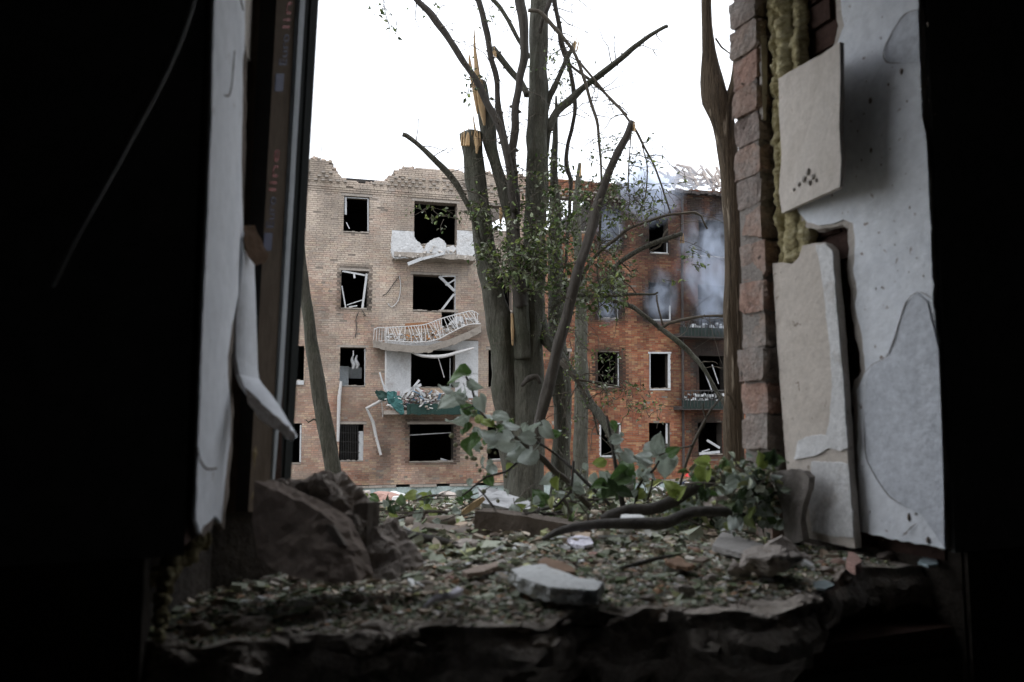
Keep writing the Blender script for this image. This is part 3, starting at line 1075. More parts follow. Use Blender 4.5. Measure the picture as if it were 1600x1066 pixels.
# a bent gutter pipe and a torn downpipe hanging on the facade
m2 = MB()
pts, rad = spline([fp(600, 624, .6), fp(585, 631, .5), fp(573, 638, .4), fp(582, 658, .3), fp(588, 685, .25), fp(595, 711, .25)], [.055] * 6, .3)
m2.tube([fp(600, 624, .6), fp(573, 638, .4), fp(583, 660, .3), fp(588, 685, .25), fp(595, 711, .25)], [.06, .06, .06, .055, .05], 8)
solo('gutter_pipe', m2, M['pale_metal'], fp(595, 711, .25), 'white gutter pipe bent to an elbow, hanging below the green rubble balcony', 'pipe')
m2 = MB()
m2.tube([fp(533, 596, .12), fp(530, 620, .12), fp(529, 650, .1), fp(528, 690, .1)], [.05, .07, .065, .05], 8)
solo('torn_downpipe', m2, M['pale_metal'], fp(528, 690, .1), 'pale torn downpipe strip hanging straight beside the grilled ground floor window', 'pipe')

# ================================================================== SMOKE
def smoke_mat(name, dens, col, scale, seed, lo=.42):
    m = bpy.data.materials.new(name)
    m.use_nodes = True
    N, L = m.node_tree.nodes, m.node_tree.links
    for n_ in list(N):
        N.remove(n_)
    out = N.new('ShaderNodeOutputMaterial')
    pv = N.new('ShaderNodeVolumePrincipled')
    pv.inputs['Color'].default_value = (*col, 1)
    pv.inputs['Anisotropy'].default_value = .1
    tc = N.new('ShaderNodeTexCoord')
    ln = N.new('ShaderNodeVectorMath'); ln.operation = 'LENGTH'
    L.new(tc.outputs['Object'], ln.inputs[0])
    mr = N.new('ShaderNodeMapRange'); mr.interpolation_type = 'SMOOTHSTEP'
    mr.inputs[1].default_value, mr.inputs[2].default_value = 1.0, .25
    mr.inputs[3].default_value, mr.inputs[4].default_value = 0, 1
    L.new(ln.outputs['Value'], mr.inputs[0])
    mp = N.new('ShaderNodeMapping'); mp.inputs['Location'].default_value = (seed, seed * .7, 0)
    L.new(tc.outputs['Object'], mp.inputs[0])
    no = N.new('ShaderNodeTexNoise'); no.inputs['Scale'].default_value = scale; no.inputs['Detail'].default_value = 4
    no.inputs['Distortion'].default_value = 1.2
    L.new(mp.outputs[0], no.inputs['Vector'])
    m2_ = N.new('ShaderNodeMapRange'); m2_.inputs[1].default_value, m2_.inputs[2].default_value = lo, .68
    L.new(no.outputs['Fac'], m2_.inputs[0])
    mu = N.new('ShaderNodeMath'); mu.operation = 'MULTIPLY'
    L.new(mr.outputs[0], mu.inputs[0]); L.new(m2_.outputs[0], mu.inputs[1])
    mu2 = N.new('ShaderNodeMath'); mu2.operation = 'MULTIPLY'; mu2.inputs[1].default_value = dens
    L.new(mu.outputs[0], mu2.inputs[0])
    L.new(mu2.outputs[0], pv.inputs['Density'])
    L.new(pv.outputs[0], out.inputs['Volume'])
    return m


for i, (px, py, d, r, dens, sc_, lab) in enumerate((
        (1110, 415, 1.5, (1.7, 1.3, 2.7), 1.45, 1.7, 'blue grey smoke drifting over the scorched right end of the facade'),
        (1032, 462, .55, (.85, .8, 1.5), 1.35, 1.4, 'smoke puffing out of a second floor window right of the tree'),
        (951, 474, .30, (.62, .7, 1.05), 1.9, 1.2, 'smoke filling a second floor window just right of the tree'),
        (1114, 480, .85, (1.0, .9, 1.5), 1.3, 1.4, 'smoke hanging in the burnt balcony doorway'),
        (1015, 292, 1.0, (1.7, 1.2, 1.8), 2.3, 1.3, 'thin pale smoke rising over the broken roof edge'),
        (952, 358, .35, (.75, .8, 1.2), 1.7, 1.3, 'smoke filling a top floor window just right of the tree'),
        (1075, 285, -.8, (1.7, 1.2, 1.4), .7, 1.5, 'faint smoke veil below the collapsed roof timbers'))):
    bm = bmesh.new(); bmesh.ops.create_icosphere(bm, subdivisions=3, radius=1)
    me = bpy.data.meshes.new('smoke_plume'); bm.to_mesh(me); bm.free()
    o = link('smoke_plume', me, smoke_mat('smoke', dens * 1.25, (.60, .67, .79), sc_ * 1.25, i * 3.7 + 1, .42), None, fp(px, py, d))
    o.scale = r
    o.rotation_euler = (0, 0, FA)
    tag(o, lab, 'smoke', 'smoke plumes at the burnt end', 'stuff')

# ================================================================== OUR WALL (window opening we look through)
wall = thing('window_wall', W(.8, .3, -.45), 'broken apartment wall around the blown out window the view looks through', 'wall')
ZT, ZB = 1.45, -1.25


def prism(poly, z0, z1, zb=None):
    m2 = MB()
    n = len(poly)
    vs = [W(a, t, z0) for a, t in poly] + [W(a, t, z1) for a, t in poly]
    m2.add(vs, [tuple(range(n - 1, -1, -1)), tuple(range(n, 2 * n))] + [(i, (i + 1) % n, n + (i + 1) % n, n + i) for i in range(n)])
    return m2


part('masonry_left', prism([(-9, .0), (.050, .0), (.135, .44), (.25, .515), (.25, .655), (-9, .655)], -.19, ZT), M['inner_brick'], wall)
part('masonry_left', prism([(-9, .0), (-.004, .0), (.012, .20), (.110, .44), (.25, .515), (.25, .655), (-9, .655)], ZB, -.192), mat('shade_dark', [(.035, .028, .022), (.08, .065, .052)], 12, bump=1, bscale=40, dist=.012), wall)  # darker wall copy: shade low on the wall is put into its colour
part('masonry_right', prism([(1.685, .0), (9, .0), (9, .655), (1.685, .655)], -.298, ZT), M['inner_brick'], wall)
part('masonry_right', prism([(1.685, .0), (9, .0), (9, .655), (1.685, .655)], ZB, -.300), bpy.data.materials['shade_dark'], wall)  # lower part takes the same painted-in shade colour
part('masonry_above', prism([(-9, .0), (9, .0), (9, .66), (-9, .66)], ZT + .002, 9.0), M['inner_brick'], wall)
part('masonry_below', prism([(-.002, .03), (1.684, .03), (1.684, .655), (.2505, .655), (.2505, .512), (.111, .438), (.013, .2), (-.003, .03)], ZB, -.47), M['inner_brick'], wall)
# room skins (dark paint inside; the lower ones have shade put into their colour)
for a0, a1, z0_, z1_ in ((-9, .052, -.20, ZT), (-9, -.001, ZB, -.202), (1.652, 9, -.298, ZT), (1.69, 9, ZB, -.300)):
    part('inner_paint', prism([(a0, -.012), (a1, -.012), (a1, -.002), (a0, -.002)], z0_, z1_), bpy.data.materials['shade_dark'] if z0_ == ZB else M['room_paint'], wall)
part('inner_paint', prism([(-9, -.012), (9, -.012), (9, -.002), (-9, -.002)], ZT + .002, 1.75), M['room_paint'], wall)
part('inner_paint', prism([(-.003, .012), (1.70, .012), (1.70, .022), (-.003, .022)], ZB, -.53), bpy.data.materials['shade_dark'], wall)

# right plaster reveal
AR = 1.63
pts_ = [(1434, -30), (1438, 120), (1440, 180), (1447, 215), (1451, 300), (1458, 480), (1466, 540), (1466, 560), (1470, 700), (1472, 720), (1476, 858),
        (1440, 850), (1400, 843), (1370, 836), (1341, 831), (1340, 760), (1339, 690), (1341, 640), (1338, 610), (1352, 580), (1350, 555), (1345, 520), (1336, 480), (1338, 450),
        (1334, 420), (1336, 370), (1332, 349), (1318, 343), (1300, 350), (1280, 352), (1262, 348), (1245, 330), (1243, 300), (1262, 240), (1290, 120), (1312, 60), (1318, 40), (1313, 0), (1313, -30)]
f = [w_a(x, y, AR) for x, y in pts_]
part('plaster_reveal', rough_slab(f[::-1], WD * .005, .013, .0012, .007, seed=2), M['plaster'], wall)
rim = [(1434, 0), (1476, 856), (1440, 846), (1345, 826), (1334, 790), (1331, 690), (1333, 640), (1329, 610), (1344, 580), (1342, 552), (1336, 520), (1328, 480), (1329, 450),
       (1325, 420), (1327, 370), (1326, 357), (1316, 350), (1298, 357), (1276, 358), (1255, 352), (1240, 330), (1238, 300), (1258, 240), (1284, 120), (1304, 66), (1310, 40), (1305, 0), (1306, -30)]
f = [w_a(x, y, AR + .006) for x, y in rim]
part('plaster_backing', rough_slab(f[::-1], WD * .024, .013, .003, .014, seed=16), M['putty'], wall)
# cracks: thin raised flake on the plaster lower right
f = [w_a(x, y, AR - .004) for x, y in ((1475, 855), (1474, 760), (1470, 640), (1466, 545), (1448, 470), (1432, 458), (1414, 475), (1400, 515), (1384, 560), (1362, 572), (1353, 590), (1350, 640), (1352, 715), (1372, 755), (1400, 785), (1440, 805))]
part('plaster_flake', rough_slab(f[::-1], WD * .003, .02, .0008, .0015, seed=6), mat('grey_undercoat', [(.60, .625, .67), (.70, .725, .77)], 7, bump=.8, bscale=22, dist=.006), wall)
f = [w_a(x, y, AR - .003) for x, y in ((1434, 15), (1412, 24), (1394, 48), (1381, 80), (1386, 98), (1410, 99), (1437, 96))]
part('plaster_flake', rough_slab(f[::-1], WD * .002, .02, .0005, .001, seed=7), bpy.data.materials['grey_undercoat'], wall)
for sp in ([(1458, 468), (1446, 460), (1432, 457), (1416, 472), (1406, 500), (1396, 534), (1384, 558), (1364, 569), (1352, 582)], [(1349, 640), (1351, 690), (1354, 718), (1372, 752), (1392, 778), (1410, 788)], [(1437, 14), (1414, 22), (1400, 40), (1388, 62), (1380, 82), (1385, 97), (1408, 99)],
           [(1410, 838), (1424, 824), (1432, 818)]):
    m2 = MB()
    pts, rad = spline([w_a(x, y, AR - .0055) for x, y in sp], [.0003] + [random.uniform(.0006, .0013) for _ in sp[2:]] + [.0003], .012)
    m2.tube(pts, rad, 5, .5)
    part('crack', m2, M['broken_edge'], wall)
# pits in the plaster
for x, y, s in ((1408, 112, .007), (1360, 158, .008), (1388, 132, .004), (1361, 235, .006), (1350, 178, .003), (1340, 205, .003), (1300, 305, .004), (1430, 690, .003), (1346, 250, .003), (1376, 60, .003), (1420, 808, .008), (1450, 845, .008)):
    c = w_a(x, y, AR - .001)
    part('chip_mark', rock(c, (s * .5, s * .9, s * 1.3), int(x), 4, 1), M['broken_edge'], wall)
rp = random.Random(8)
for i in range(34):
    x, y = rp.uniform(1352, 1464), rp.uniform(10, 845)
    q = rp.uniform(.0012, .0045)
    part('chip_mark', rock(w_a(x, y, AR - .0008), (q * .4, q * rp.uniform(.6, 1.2), q * rp.uniform(.7, 1.8)), i + 500, 4, 1), M['broken_edge'], wall)
# exposed inner masonry behind the torn plaster
for i in range(26):
    z = -.33 + i * .0755
    for t0 in ((.05, .30) if i % 2 else (-.0, .17)):
        m2 = MB()
        j = random.uniform(-.006, .006)
        tt = max(.03, t0)
        m2.box(lambda a, b, c: W(a, b, c), 1.672 + j, 1.70, tt + .006, min(.40, t0 + .24), z + .006, z + .070, None)
        part('brick', m2, M['inner_brick'], wall)

# outer brick leaf of the right jamb, brick by brick
zj = []
ys = [34, 83, 132, 179, 226, 277, 325, 380, 439, 491, 545, 598, 648, 702]
z_of = lambda y: to_w(w_a(1160, y, 1.588))[2]
zs = [z_of(y) for y in ys]
while zs[-1] > -.62:
    zs.append(zs[-1] - .0975)
while zs[0] < ZT:
    zs.insert(0, zs[0] + .0975)
tints = [(1.0, .93, .9), (.9, .93, .95), (1.08, .97, .92), (1.15, .95, .88), (.88, .9, .93), (1.15, .93, .86), (.9, .88, .88), (.92, .9, .88), (1.1, .9, .82), (.95, .93, .9)]
for i in range(len(zs) - 1):
    zt, zb = zs[i], zs[i + 1]
    a0 = 1.603 + random.uniform(-.009, .009) - (.004 if i % 2 else 0)
    t0, t1 = .535 + random.uniform(-.006, .008), .648 + random.uniform(-.010, .004)
    fr = [W(a0, t0, zb + .004), W(a0, t1, zb + .004), W(a0, t1, zt - .003), W(a0, t0, zt - .003)]
    if -.05 < (zt + zb) / 2 - z_of(352) < .05:
        fr = [W(a0 + .004, t0, zb + .006), W(a0 + .004, t1 - .02, zb + .03), W(a0 + .012, t1 - .03, zt - .02), W(a0, t0, zt - .005)]
    c4 = [(t0, zb + .004), (t1, zb + .004), (t1, zt - .003), (t0, zt - .003)]
    if not (-.05 < (zt + zb) / 2 - z_of(352) < .05):
        fr = []
        for k in range(4):
            (ta, za_), (tb, zb2), (tc_, zc_) = c4[k - 1], c4[k], c4[(k + 1) % 4]
            if random.random() < .45:
                cut = random.uniform(.12, .34)
                fr.append(W(a0, tb + (ta - tb) * cut * .5, zb2 + (za_ - zb2) * cut * .5))
                fr.append(W(a0 + random.uniform(0, .006), tb + (tc_ - tb) * cut * .6, zb2 + (zc_ - zb2) * cut * .6))
            else:
                fr.append(W(a0 + random.uniform(-.003, .003), tb + random.uniform(-.003, .003), zb2))
    mbk = rough_slab(fr, WD * .14, .009, .0035, .009, seed=i * 7)
    tn = random.choice(tints)
    mbk.c = [tn] * len(mbk.v)
    part('brick', mbk, M['near_brick'], wall)
part('mortar_bed', prism([(1.612, .545), (1.685, .545), (1.685, .640), (1.612, .640)], -.6, ZT), M['near_mortar'], wall)
# strip of render clinging to the bricks near the top
f = [w_t(x, y, .528) for x, y in ((1188, 35), (1197, 30), (1199, 120), (1197, 188), (1192, 186), (1190, 110))]
part('render_strip', rough_slab(f[::-1], WN * .012, .012, .002, .004, seed=3), M['putty'], wall)
# foam between the leaf and the plaster
for t0, r, za, zb_, sd in ((.445, .034, ZT, .445, 1), (.500, .020, ZT, .435, 5), (.400, .022, ZT, .42, 9)):
    pts = []; rad = []
    z = za
    while z > zb_:
        pts.append(W(1.655 + .008 * mn.noise(Vector((z * 9, sd, 0))), t0 + .008 * mn.noise(Vector((z * 11, 0, sd))), z))
        rad.append(r * (1 + .42 * mn.noise(Vector((z * 30, sd, 3))) + .34 * mn.noise(Vector((z * 75, sd, 7)))))
        z -= .005
    m2 = MB(); m2.tube(pts, rad, 18, .5, seed=sd)
    part('foam_bead', m2, M['foam'], wall, True)

# left plaster reveal (splayed)
SL = (.16 - .072) / .45
LA = lambda x, y, off=0.0: w_a(x, y, .072 + off, SL, 0)
pts_ = [(335, -30), (334, 40), (331, 180), (325, 330), (318, 480), (312, 640), (308, 760), (306, 812), (310, 822), (313, 834), (318, 822), (328, 816), (336, 806), (346, 817),
        (351, 760), (356, 720), (360, 690), (361, 644), (357, 600), (356, 556), (363, 509), (371, 465), (376, 441), (380, 374), (379, 320), (378, 287), (378, 230), (379, 180), (380, 95), (383, 60), (383, -30)]
f = [LA(x, y) for x, y in pts_]
part('plaster_reveal', rough_slab(f, WD * -.005, .012, .001, .004, seed=12), M['plaster_left'], wall)
f = [LA(x, y, -.006) for x, y in ((335, -30), (310, 815), (316, 838), (330, 826), (338, 815), (350, 826), (358, 760), (362, 700), (366, 644), (362, 600), (361, 556), (369, 509), (377, 465), (382, 440), (386, 374), (385, 320), (385, 230), (386, 95), (388, 60), (388, -30))]
part('plaster_backing', rough_slab(f, WD * -.010, .013, .002, .010, seed=17), M['broken_edge'], wall)
f = [LA(x, y, -.004) for x, y in ((382, -30), (406, -30), (407, 20), (405, 60), (400, 85), (393, 97), (387, 90), (383, 70))]
part('plaster_flake', rough_slab(f, WD * -.006, .016, .001, .003, seed=13), M['putty'], wall)
# crack lines on the left reveal
for sp in ([(366, 80), (364, 105), (362, 130), (358, 149), (351, 149)], [(308, 700), (312, 718), (322, 732), (338, 732)], [(375, -5), (378, 8), (380, 16)]):
    m2 = MB(); pts, rad = spline([LA(x, y, .0005) for x, y in sp], [.0016] * len(sp), .01)
    m2.tube(pts, rad, 5); part('crack', m2, M['broken_edge'], wall)
# foam, lower left corner and up behind the reveal
m2 = MB()
pts = []; rad = []
for i in range(150):
    z = 1.4 - i * .0105
    pts.append(W(.172 + .006 * mn.noise(Vector((z * 9, 4, 0))), .452 + .006 * mn.noise(Vector((z * 9, 0, 6))), z))
    rad.append(.015 * (1 + .4 * mn.noise(Vector((z * 20, 1, 3))) + .2 * mn.noise(Vector((z * 50, 5, 7)))))
m2.tube(pts, rad, 12, .35, seed=3)
part('foam_bead', m2, mat('brown_foam', [(.16, .11, .055), (.34, .27, .14)], 14, bump=1, bscale=30, dist=.01), wall, True)
lump = random.Random(9)
LUMPS = [(318 - 14 * k + lump.uniform(-5, 5), 845 + 11 * k + lump.uniform(-4, 4), 1.40 - .018 * k, lump.uniform(.012, .021), k + 3) for k in range(6)]
LUMPS += [(258 - 1.5 * k + lump.uniform(-3, 3), 905 + 15 * k, 1.25 - .008 * k, lump.uniform(.008, .014), k + 20) for k in range(7)]
for x, y, Y, s, sd in LUMPS:
    part('foam_lump', rock(P(x, y, Y), (s, s, s * 1.3), sd, 2, 3, .35), M['foam'], wall, True)

# sill: broken masonry with a ragged front lip
ZS = -.345
lip_px = [(160, 985), (238, 1003), (271, 1008), (330, 1012), (380, 1006), (440, 992), (500, 990), (560, 998), (600, 988), (660, 981), (725, 978), (790, 983), (850, 977), (890, 962), (928, 955), (975, 960), (1037, 948), (1078, 959), (1140, 963), (1185, 962), (1219, 955), (1252, 948),
          (1275, 934), (1292, 920), (1302, 905), (1320, 893), (1337, 888), (1406, 885), (1465, 882), (1530, 879)]
lipc = [to_w(w_z(x, y, ZS))[:2] for x, y in lip_px]
mb = MB()
NA, NT = 320, 60
a_lo, a_hi = -.075, 1.70
grid = []
for i in range(NA + 1):
    a = a_lo + (a_hi - a_lo) * i / NA
    tf = lipc[-1][1]
    for (p, q), (r, s) in zip(lipc, lipc[1:]):
        if p <= a <= r:
            tf = q + (s - q) * (a - p) / (r - p)
            break
    if a < lipc[0][0]:
        tf = lipc[0][1]
    tf += .008 * mn.noise(Vector((a * 16, 0, 0))) + .005 * mn.noise(Vector((a * 45, 0, 1)))
    col = []
    # underside rows first
    hang = .10 + .035 * mn.noise(Vector((a * 4.2, 2, 0))) + .02 * mn.noise(Vector((a * 13, 6, 0)))
    back = .028 + .05 * abs(mn.noise(Vector((a * 5, 8, 0))))
    b_ = .016 + .045 * max(0, mn.noise(Vector((a * 4.5, 8, 0))) + .25)
    for k, (dt, dz) in enumerate(((.10, -hang - .10), (.05, -hang - .05), (.022, -hang), (-b_ * .5, -hang * .86), (-b_, -hang * .62), (-b_ * .9, -hang * .42), (-b_ * .55, -hang * .25), (.012 - b_ * .6, -.030), (.003, -.012))):
        n_ = .014 * mn.noise(Vector((a * 14, k * 1.3, 5))) + .009 * mn.noise(Vector((a * 40, k * 2.1, 2)))
        if k in (0, 1): n_ *= .3
        col.append(W(a, tf + dt + n_, ZS + dz + n_ * .8))
    for j in range(NT + 1):
        t = tf + (.66 - tf) * j / NT
        h = .012 * mn.noise(Vector((a * 7, t * 7, 1))) + .006 * mn.noise(Vector((a * 22, t * 22, 4))) + .003 * mn.noise(Vector((a * 60, t * 60, 4)))
        e = min(1, j / 5)
        h = h * (.4 + .6 * e) + .012 * math.exp(-((t - tf) / .05) ** 2) * mn.noise(Vector((a * 12, 7, 7)))
        col.append(W(a, t, ZS + h))
    grid.append(col)
R_ = len(grid[0])
mb.add([p for c in grid for p in c], [(i * R_ + j, (i + 1) * R_ + j, (i + 1) * R_ + j + 1, i * R_ + j + 1) for i in range(NA) for j in range(R_ - 1)])
part('sill', mb, M['sill'], wall)


rq = random.Random(44)
lm = MB()
for i in range(150):
    k = rq.random() * (len(lipc) - 4) + 1
    (p, q), (r, s_) = lipc[int(k)], lipc[int(k) + 1]
    fq = k - int(k)
    a, tf = p + (r - p) * fq, q + (s_ - q) * fq
    dn = rq.random() ** 1.4
    sz = rq.choice((.006, .009, .013, .018, .026)) * rq.uniform(.7, 1.3)
    rk = rock(W(a, tf + .012 - .018 * math.sin(dn * 3.1) + rq.uniform(-.004, .01), ZS - .004 - dn * .085), (sz * 1.3, sz, sz * .75), i + 900, 6, 2 if sz < .015 else 3, .2)
    lm.add(rk.v, rk.f)
tag(part('crumbled_edge', lm, M['sill'], wall), kind='stuff')


def sill_z(p):
    a, t, z = to_w(p)
    return EYE.z + ZS + .012 * mn.noise(Vector((a * 7, t * 7, 1))) + .006 * mn.noise(Vector((a * 22, t * 22, 4)))


# rest of the dark room
m2 = MB()
m2.box(lambda a, b, c: W(a, b, c), -4.0, 4.5, -6.0, -.013, ZB - .2, ZB)
solo('room_floor', m2, M['room_paint'], W(0, -3, ZB), 'dark floor of the unlit room', 'floor', kind='structure')
m2 = MB()
m2.box(lambda a, b, c: W(a, b, c), -4.0, 4.5, -6.0, -.013, 1.70, 1.9)
solo('room_ceiling', m2, M['room_paint'], W(0, -3, 1.7), 'dark ceiling of the unlit room', 'ceiling', kind='structure')
for a0, a1, t0, t1 in ((-4.2, -4.0, -6.2, -.013), (4.5, 4.7, -6.2, -.013), (-4.0, 4.5, -6.2, -6.0)):
    m2 = MB()
    m2.box(lambda a, b, c: W(a, b, c), a0, a1, t0, t1, ZB - .2, 1.9)
    solo('room_wall', m2, M['room_paint'], W((a0 + a1) / 2, (t0 + t1) / 2, ZB), 'dark side wall of the unlit room', 'wall', kind='structure')
m2 = MB()
pts, rad = spline([P(310, -40, 1.02), P(298, 15, 1.02), P(262, 108, 1.03), P(180, 262, 1.04), P(120, 370, 1.05), P(82, 448, 1.06)], [.0035] * 6, .03)
m2.tube(pts, rad, 8)
solo('hanging_cable', m2, M['cable'], P(82, 448, 1.06), 'thin grey cable hanging in the dark room left of the window', 'cable', smooth=True)

# ------------------------------------------------------------------ window profile knocked askew on the left
fr = thing('window_profile', w_t(440, 760, .47), 'grey window frame profile with printed film, leaning in the left side of the opening', 'window frame')


def film_t(u):      # depth of the profile's side at u = 0 (room edge) .. 1 (outer edge)
    return .435 + .135 * u


EDGE = {0.0: (434, 388), .48: (468, 420), .58: (476, 427), .80: (488, 441), 1.0: (500, 452)}


def bar_u(u0, u1, back, proud=0.0):
    (xa, xb), (xc, xd) = EDGE[u0], EDGE[u1]
    t0, t1 = film_t(u0), film_t(u1)
    f = [w_t(xb, 800, t0), w_t(xd, 800, t1), w_t(xc, -30, t1), w_t(xa, -30, t0)]
    if u0 == 0.0:
        f[2] = rayplane(xc, -30, f[0], (f[1] - f[0]).cross(f[3] - f[0]))
    off = WD * -back
    f = [p + WD * proud for p in f]
    m2 = MB()
    m2.hexa(f + [p + off for p in f])
    return m2


part('film_strip', bar_u(0.0, .48, .05), M['film'], fr)
part('bead', bar_u(.48, .58, .04, .004), M['pvc_light'], fr)
part('profile_groove', bar_u(.58, .80, .05, -.004), M['pvc_grey'], fr)
part('profile_lip', bar_u(.80, 1.0, .06, .0), M['pvc_grey'], fr)
f = [w_t(x, y, .43) for x, y in ((368, 800), (387.5, 800), (433.5, -30), (408, -30))]
m2 = MB(); m2.hexa(f + [p + WN * .04 for p in f])
part('inner_profile', m2, M['dark_metal'], fr)


def text_mesh(s, size):
    cu = bpy.data.curves.new('lettering', 'FONT')
    cu.body = s
    cu.size = size
    cu.extrude = .0004
    o = bpy.data.objects.new('tmp', cu)
    COL.objects.link(o)
    dg = bpy.context.evaluated_depsgraph_get()
    me = bpy.data.meshes.new_from_object(o.evaluated_get(dg))
    bpy.data.objects.remove(o)
    xs = [v.co.x for v in me.vertices]
    return me, max(xs)


FC = [w_t(388, 800, film_t(0)), w_t(420, 800, film_t(.48)), w_t(468, -30, film_t(.48)), w_t(434, -30, film_t(0))]
FNRM = (FC[1] - FC[0]).cross(FC[3] - FC[0]).normalized()
if FNRM.dot(WD) < 0:
    FNRM = -FNRM


def on_film(x, y, off=.0006):
    return rayplane(x, y, FC[0] + FNRM * off, FNRM)


def print_on(s, x0, y0, x1, y1, x2, y2, material):
    """s printed on the film: baseline from photo point 0 up to photo point 1, cap height towards photo point 2"""
    A, B, T = on_film(x0, y0), on_film(x1, y1), on_film(x2, y2)
    me, wd = text_mesh(s, 1.0)
    X, Y_ = (B - A) / wd, (T - A) / .72
    Zv = FNRM * .5
    mw = Matrix(((X.x, Y_.x, Zv.x, A.x), (X.y, Y_.y, Zv.y, A.y), (X.z, Y_.z, Zv.z, A.z), (0, 0, 0, 1)))
    me.transform(mw)
    me.transform(Matrix.Translation(-LOC[fr.name]))
    me.materials.clear()
    link('lettering', me, material, fr)


for (x0, y0), (x1, y1), (x2, y2), (lx, ly) in (((447, 104), (452, 50), (459, -22), (442, 143)), ((427, 358), (431, 304), (437, 234), (424, 392))):
    print_on('Euro', x0, y0, x1, y1 + 4, x0 - 12, y0, M['ink_navy'])
    print_on('line', x1, y1 - 2, x2, y2, x1 - 12, y1 - 2, M['ink_red'])
    q = [on_film(lx + dx_, ly + dy_) for dx_, dy_ in ((-13, 0), (0, 0), (2, -28), (-11, -28))]
    m2 = MB()
    m2.hexa([p + FNRM * .0004 for p in q] + q)
    part('printed_mark', m2, M['ink_navy'], fr)

# ------------------------------------------------------------------ loose plaster in the opening
f = [w_a(x, y, 1.60, .28, .42) for x, y in ((1216, 123), (1250, 103), (1285, 84), (1312, 66), (1313, 120), (1311, 200), (1314, 250), (1312, 292), (1270, 311), (1222, 333), (1217, 300), (1221, 240), (1217, 180))]
sl = thing('hanging_board', centroid(f), 'beige plaster board hanging loose over the right reveal beside the yellow foam', 'plaster board')
part('board', rough_slab(f[::-1], WD * .014, .014, .001, .003, seed=20), M['putty'], sl)
for x, y, s in ((1262, 268, .010), (1256, 280, .009), (1270, 276, .008), (1248, 288, .007), (1264, 285, .010), (1275, 282, .006), (1240, 296, .005)):
    part('mortar_crust', rock(w_a(x, y, 1.597, .28, .42), (s * .5, s, s), int(x + y), 3, 2, .3), mat('crust_grey', [(.34, .31, .28), (.46, .42, .385)], 30, bump=1, bscale=90) if 'crust_grey' not in bpy.data.materials else bpy.data.materials['crust_grey'], sl)
f = [w_a(x, y, 1.605, .10, .3) for x, y in ((1207, 412), (1222, 410), (1237, 413), (1248, 402), (1254, 384), (1272, 380), (1290, 380), (1301, 391), (1303, 420), (1308, 470), (1313, 540), (1318, 600), (1322, 670), (1326, 740), (1332, 800), (1336, 857),
                                            (1300, 850), (1270, 842), (1240, 836), (1234, 790), (1228, 720), (1222, 640), (1216, 560), (1211, 480))]
sl = thing('plaster_slab', centroid(f) - Vector((0, 0, .35)), 'tall peeling plaster slab standing loose against the right reveal', 'plaster slab')
part('slab', rough_slab(f[::-1], WD * .022, .016, .001, .0035, seed=21), M['slab_paint'], sl)
f2 = [w_a(x, y, 1.600, .10, .3) for x, y in ((1274, 382), (1290, 382), (1300, 392), (1306, 470), (1312, 540), (1318, 605), (1321, 660), (1324, 700), (1312, 705), (1295, 700), (1275, 712), (1254, 716), (1240, 718), (1246, 690), (1260, 682), (1290, 680), (1296, 660), (1300, 600), (1296, 540), (1288, 470), (1280, 410))]
part('paint_flake', rough_slab(f2[::-1], WD * .003, .012, .0006, .004, seed=22), mat('old_paint', [(.58, .57, .56), (.68, .675, .67)], 8, bump=.4, bscale=50, grime=((.40, .35, .30), 9, .55)), sl)
f2 = [w_a(x, y, 1.600, .10, .3) for x, y in ((1268, 722), (1300, 722), (1325, 725), (1328, 760), (1333, 840), (1300, 838), (1268, 830), (1262, 780))]
part('paint_flake', rough_slab(f2[::-1], WD * .003, .012, .0006, .005, seed=23), bpy.data.materials['old_paint'], sl)
f = [w_a(x, y, 1.545, .05, .42) for x, y in ((1205, 739), (1222, 735), (1240, 733), (1256, 737), (1264, 746), (1262, 766), (1254, 790), (1250, 815), (1255, 845), (1238, 850), (1228, 848), (1222, 800), (1214, 770))]
solo('plaster_shard', rough_slab(f[::-1], WD * .03 + WN * .01, .012, .002, .005, seed=24), mat('shard_grey', [(.22, .195, .175), (.30, .27, .245)], 8, bump=.6, bscale=50, grime=((.38, .34, .31), 12, .58)), centroid(f), 'waisted beige plaster shard leaning on the foot of the tall loose slab', 'plaster shard')

# peeling curl on the left
cu = thing('peeling_plaster', LA(400, 600), 'long white plaster peel curling off the left reveal with a pointed tip', 'plaster peel')
rows = [((379, 372), (396, 352)), ((380, 400), (397, 400)), ((376, 441), (399, 450)), ((370, 490), (401, 509)), ((369, 515), (402, 540)), ((369, 556), (403, 576)), ((374, 585), (405, 592)), ((381, 603), (410, 600)),
        ((392, 618), (422, 614)), ((405, 634), (437, 634)), ((420, 648), (450, 657)), ((438, 664), (462, 676)), ((455, 686), (465, 683))]
m2 = MB()
vsF = []
for i, (l, r) in enumerate(rows):
    k = max(0, i - 6) / 6
    for j in range(6):
        g = j / 5
        x = l[0] + (r[0] - l[0]) * g; y = l[1] + (r[1] - l[1]) * g
        t = .335 + .075 * g - .13 * k - .04 * k * g - .012 * math.sin(math.pi * g) * (1 if i > 1 else .3)
        vsF.append(w_t(x, y, t))
fsF = [(i * 6 + j, i * 6 + j + 1, (i + 1) * 6 + j + 1, (i + 1) * 6 + j) for i in range(len(rows) - 1) for j in range(5)]
nb = len(vsF)
vsB = [p + WN * .004 + WD * -.008 for p in vsF]
fsB = [tuple(x + nb for x in f_[::-1]) for f_ in fsF]
edge = list(range(0, 5)) + [i * 6 + 5 for i in range(len(rows))] + [(len(rows) - 1) * 6 + j for j in range(4, -1, -1)] + [i * 6 for i in range(len(rows) - 2, 0, -1)]
m2.add(vsF + vsB, fsF + fsB + [(a, b, b + nb, a + nb) for a, b in zip(edge, edge[1:] + edge[:1])])
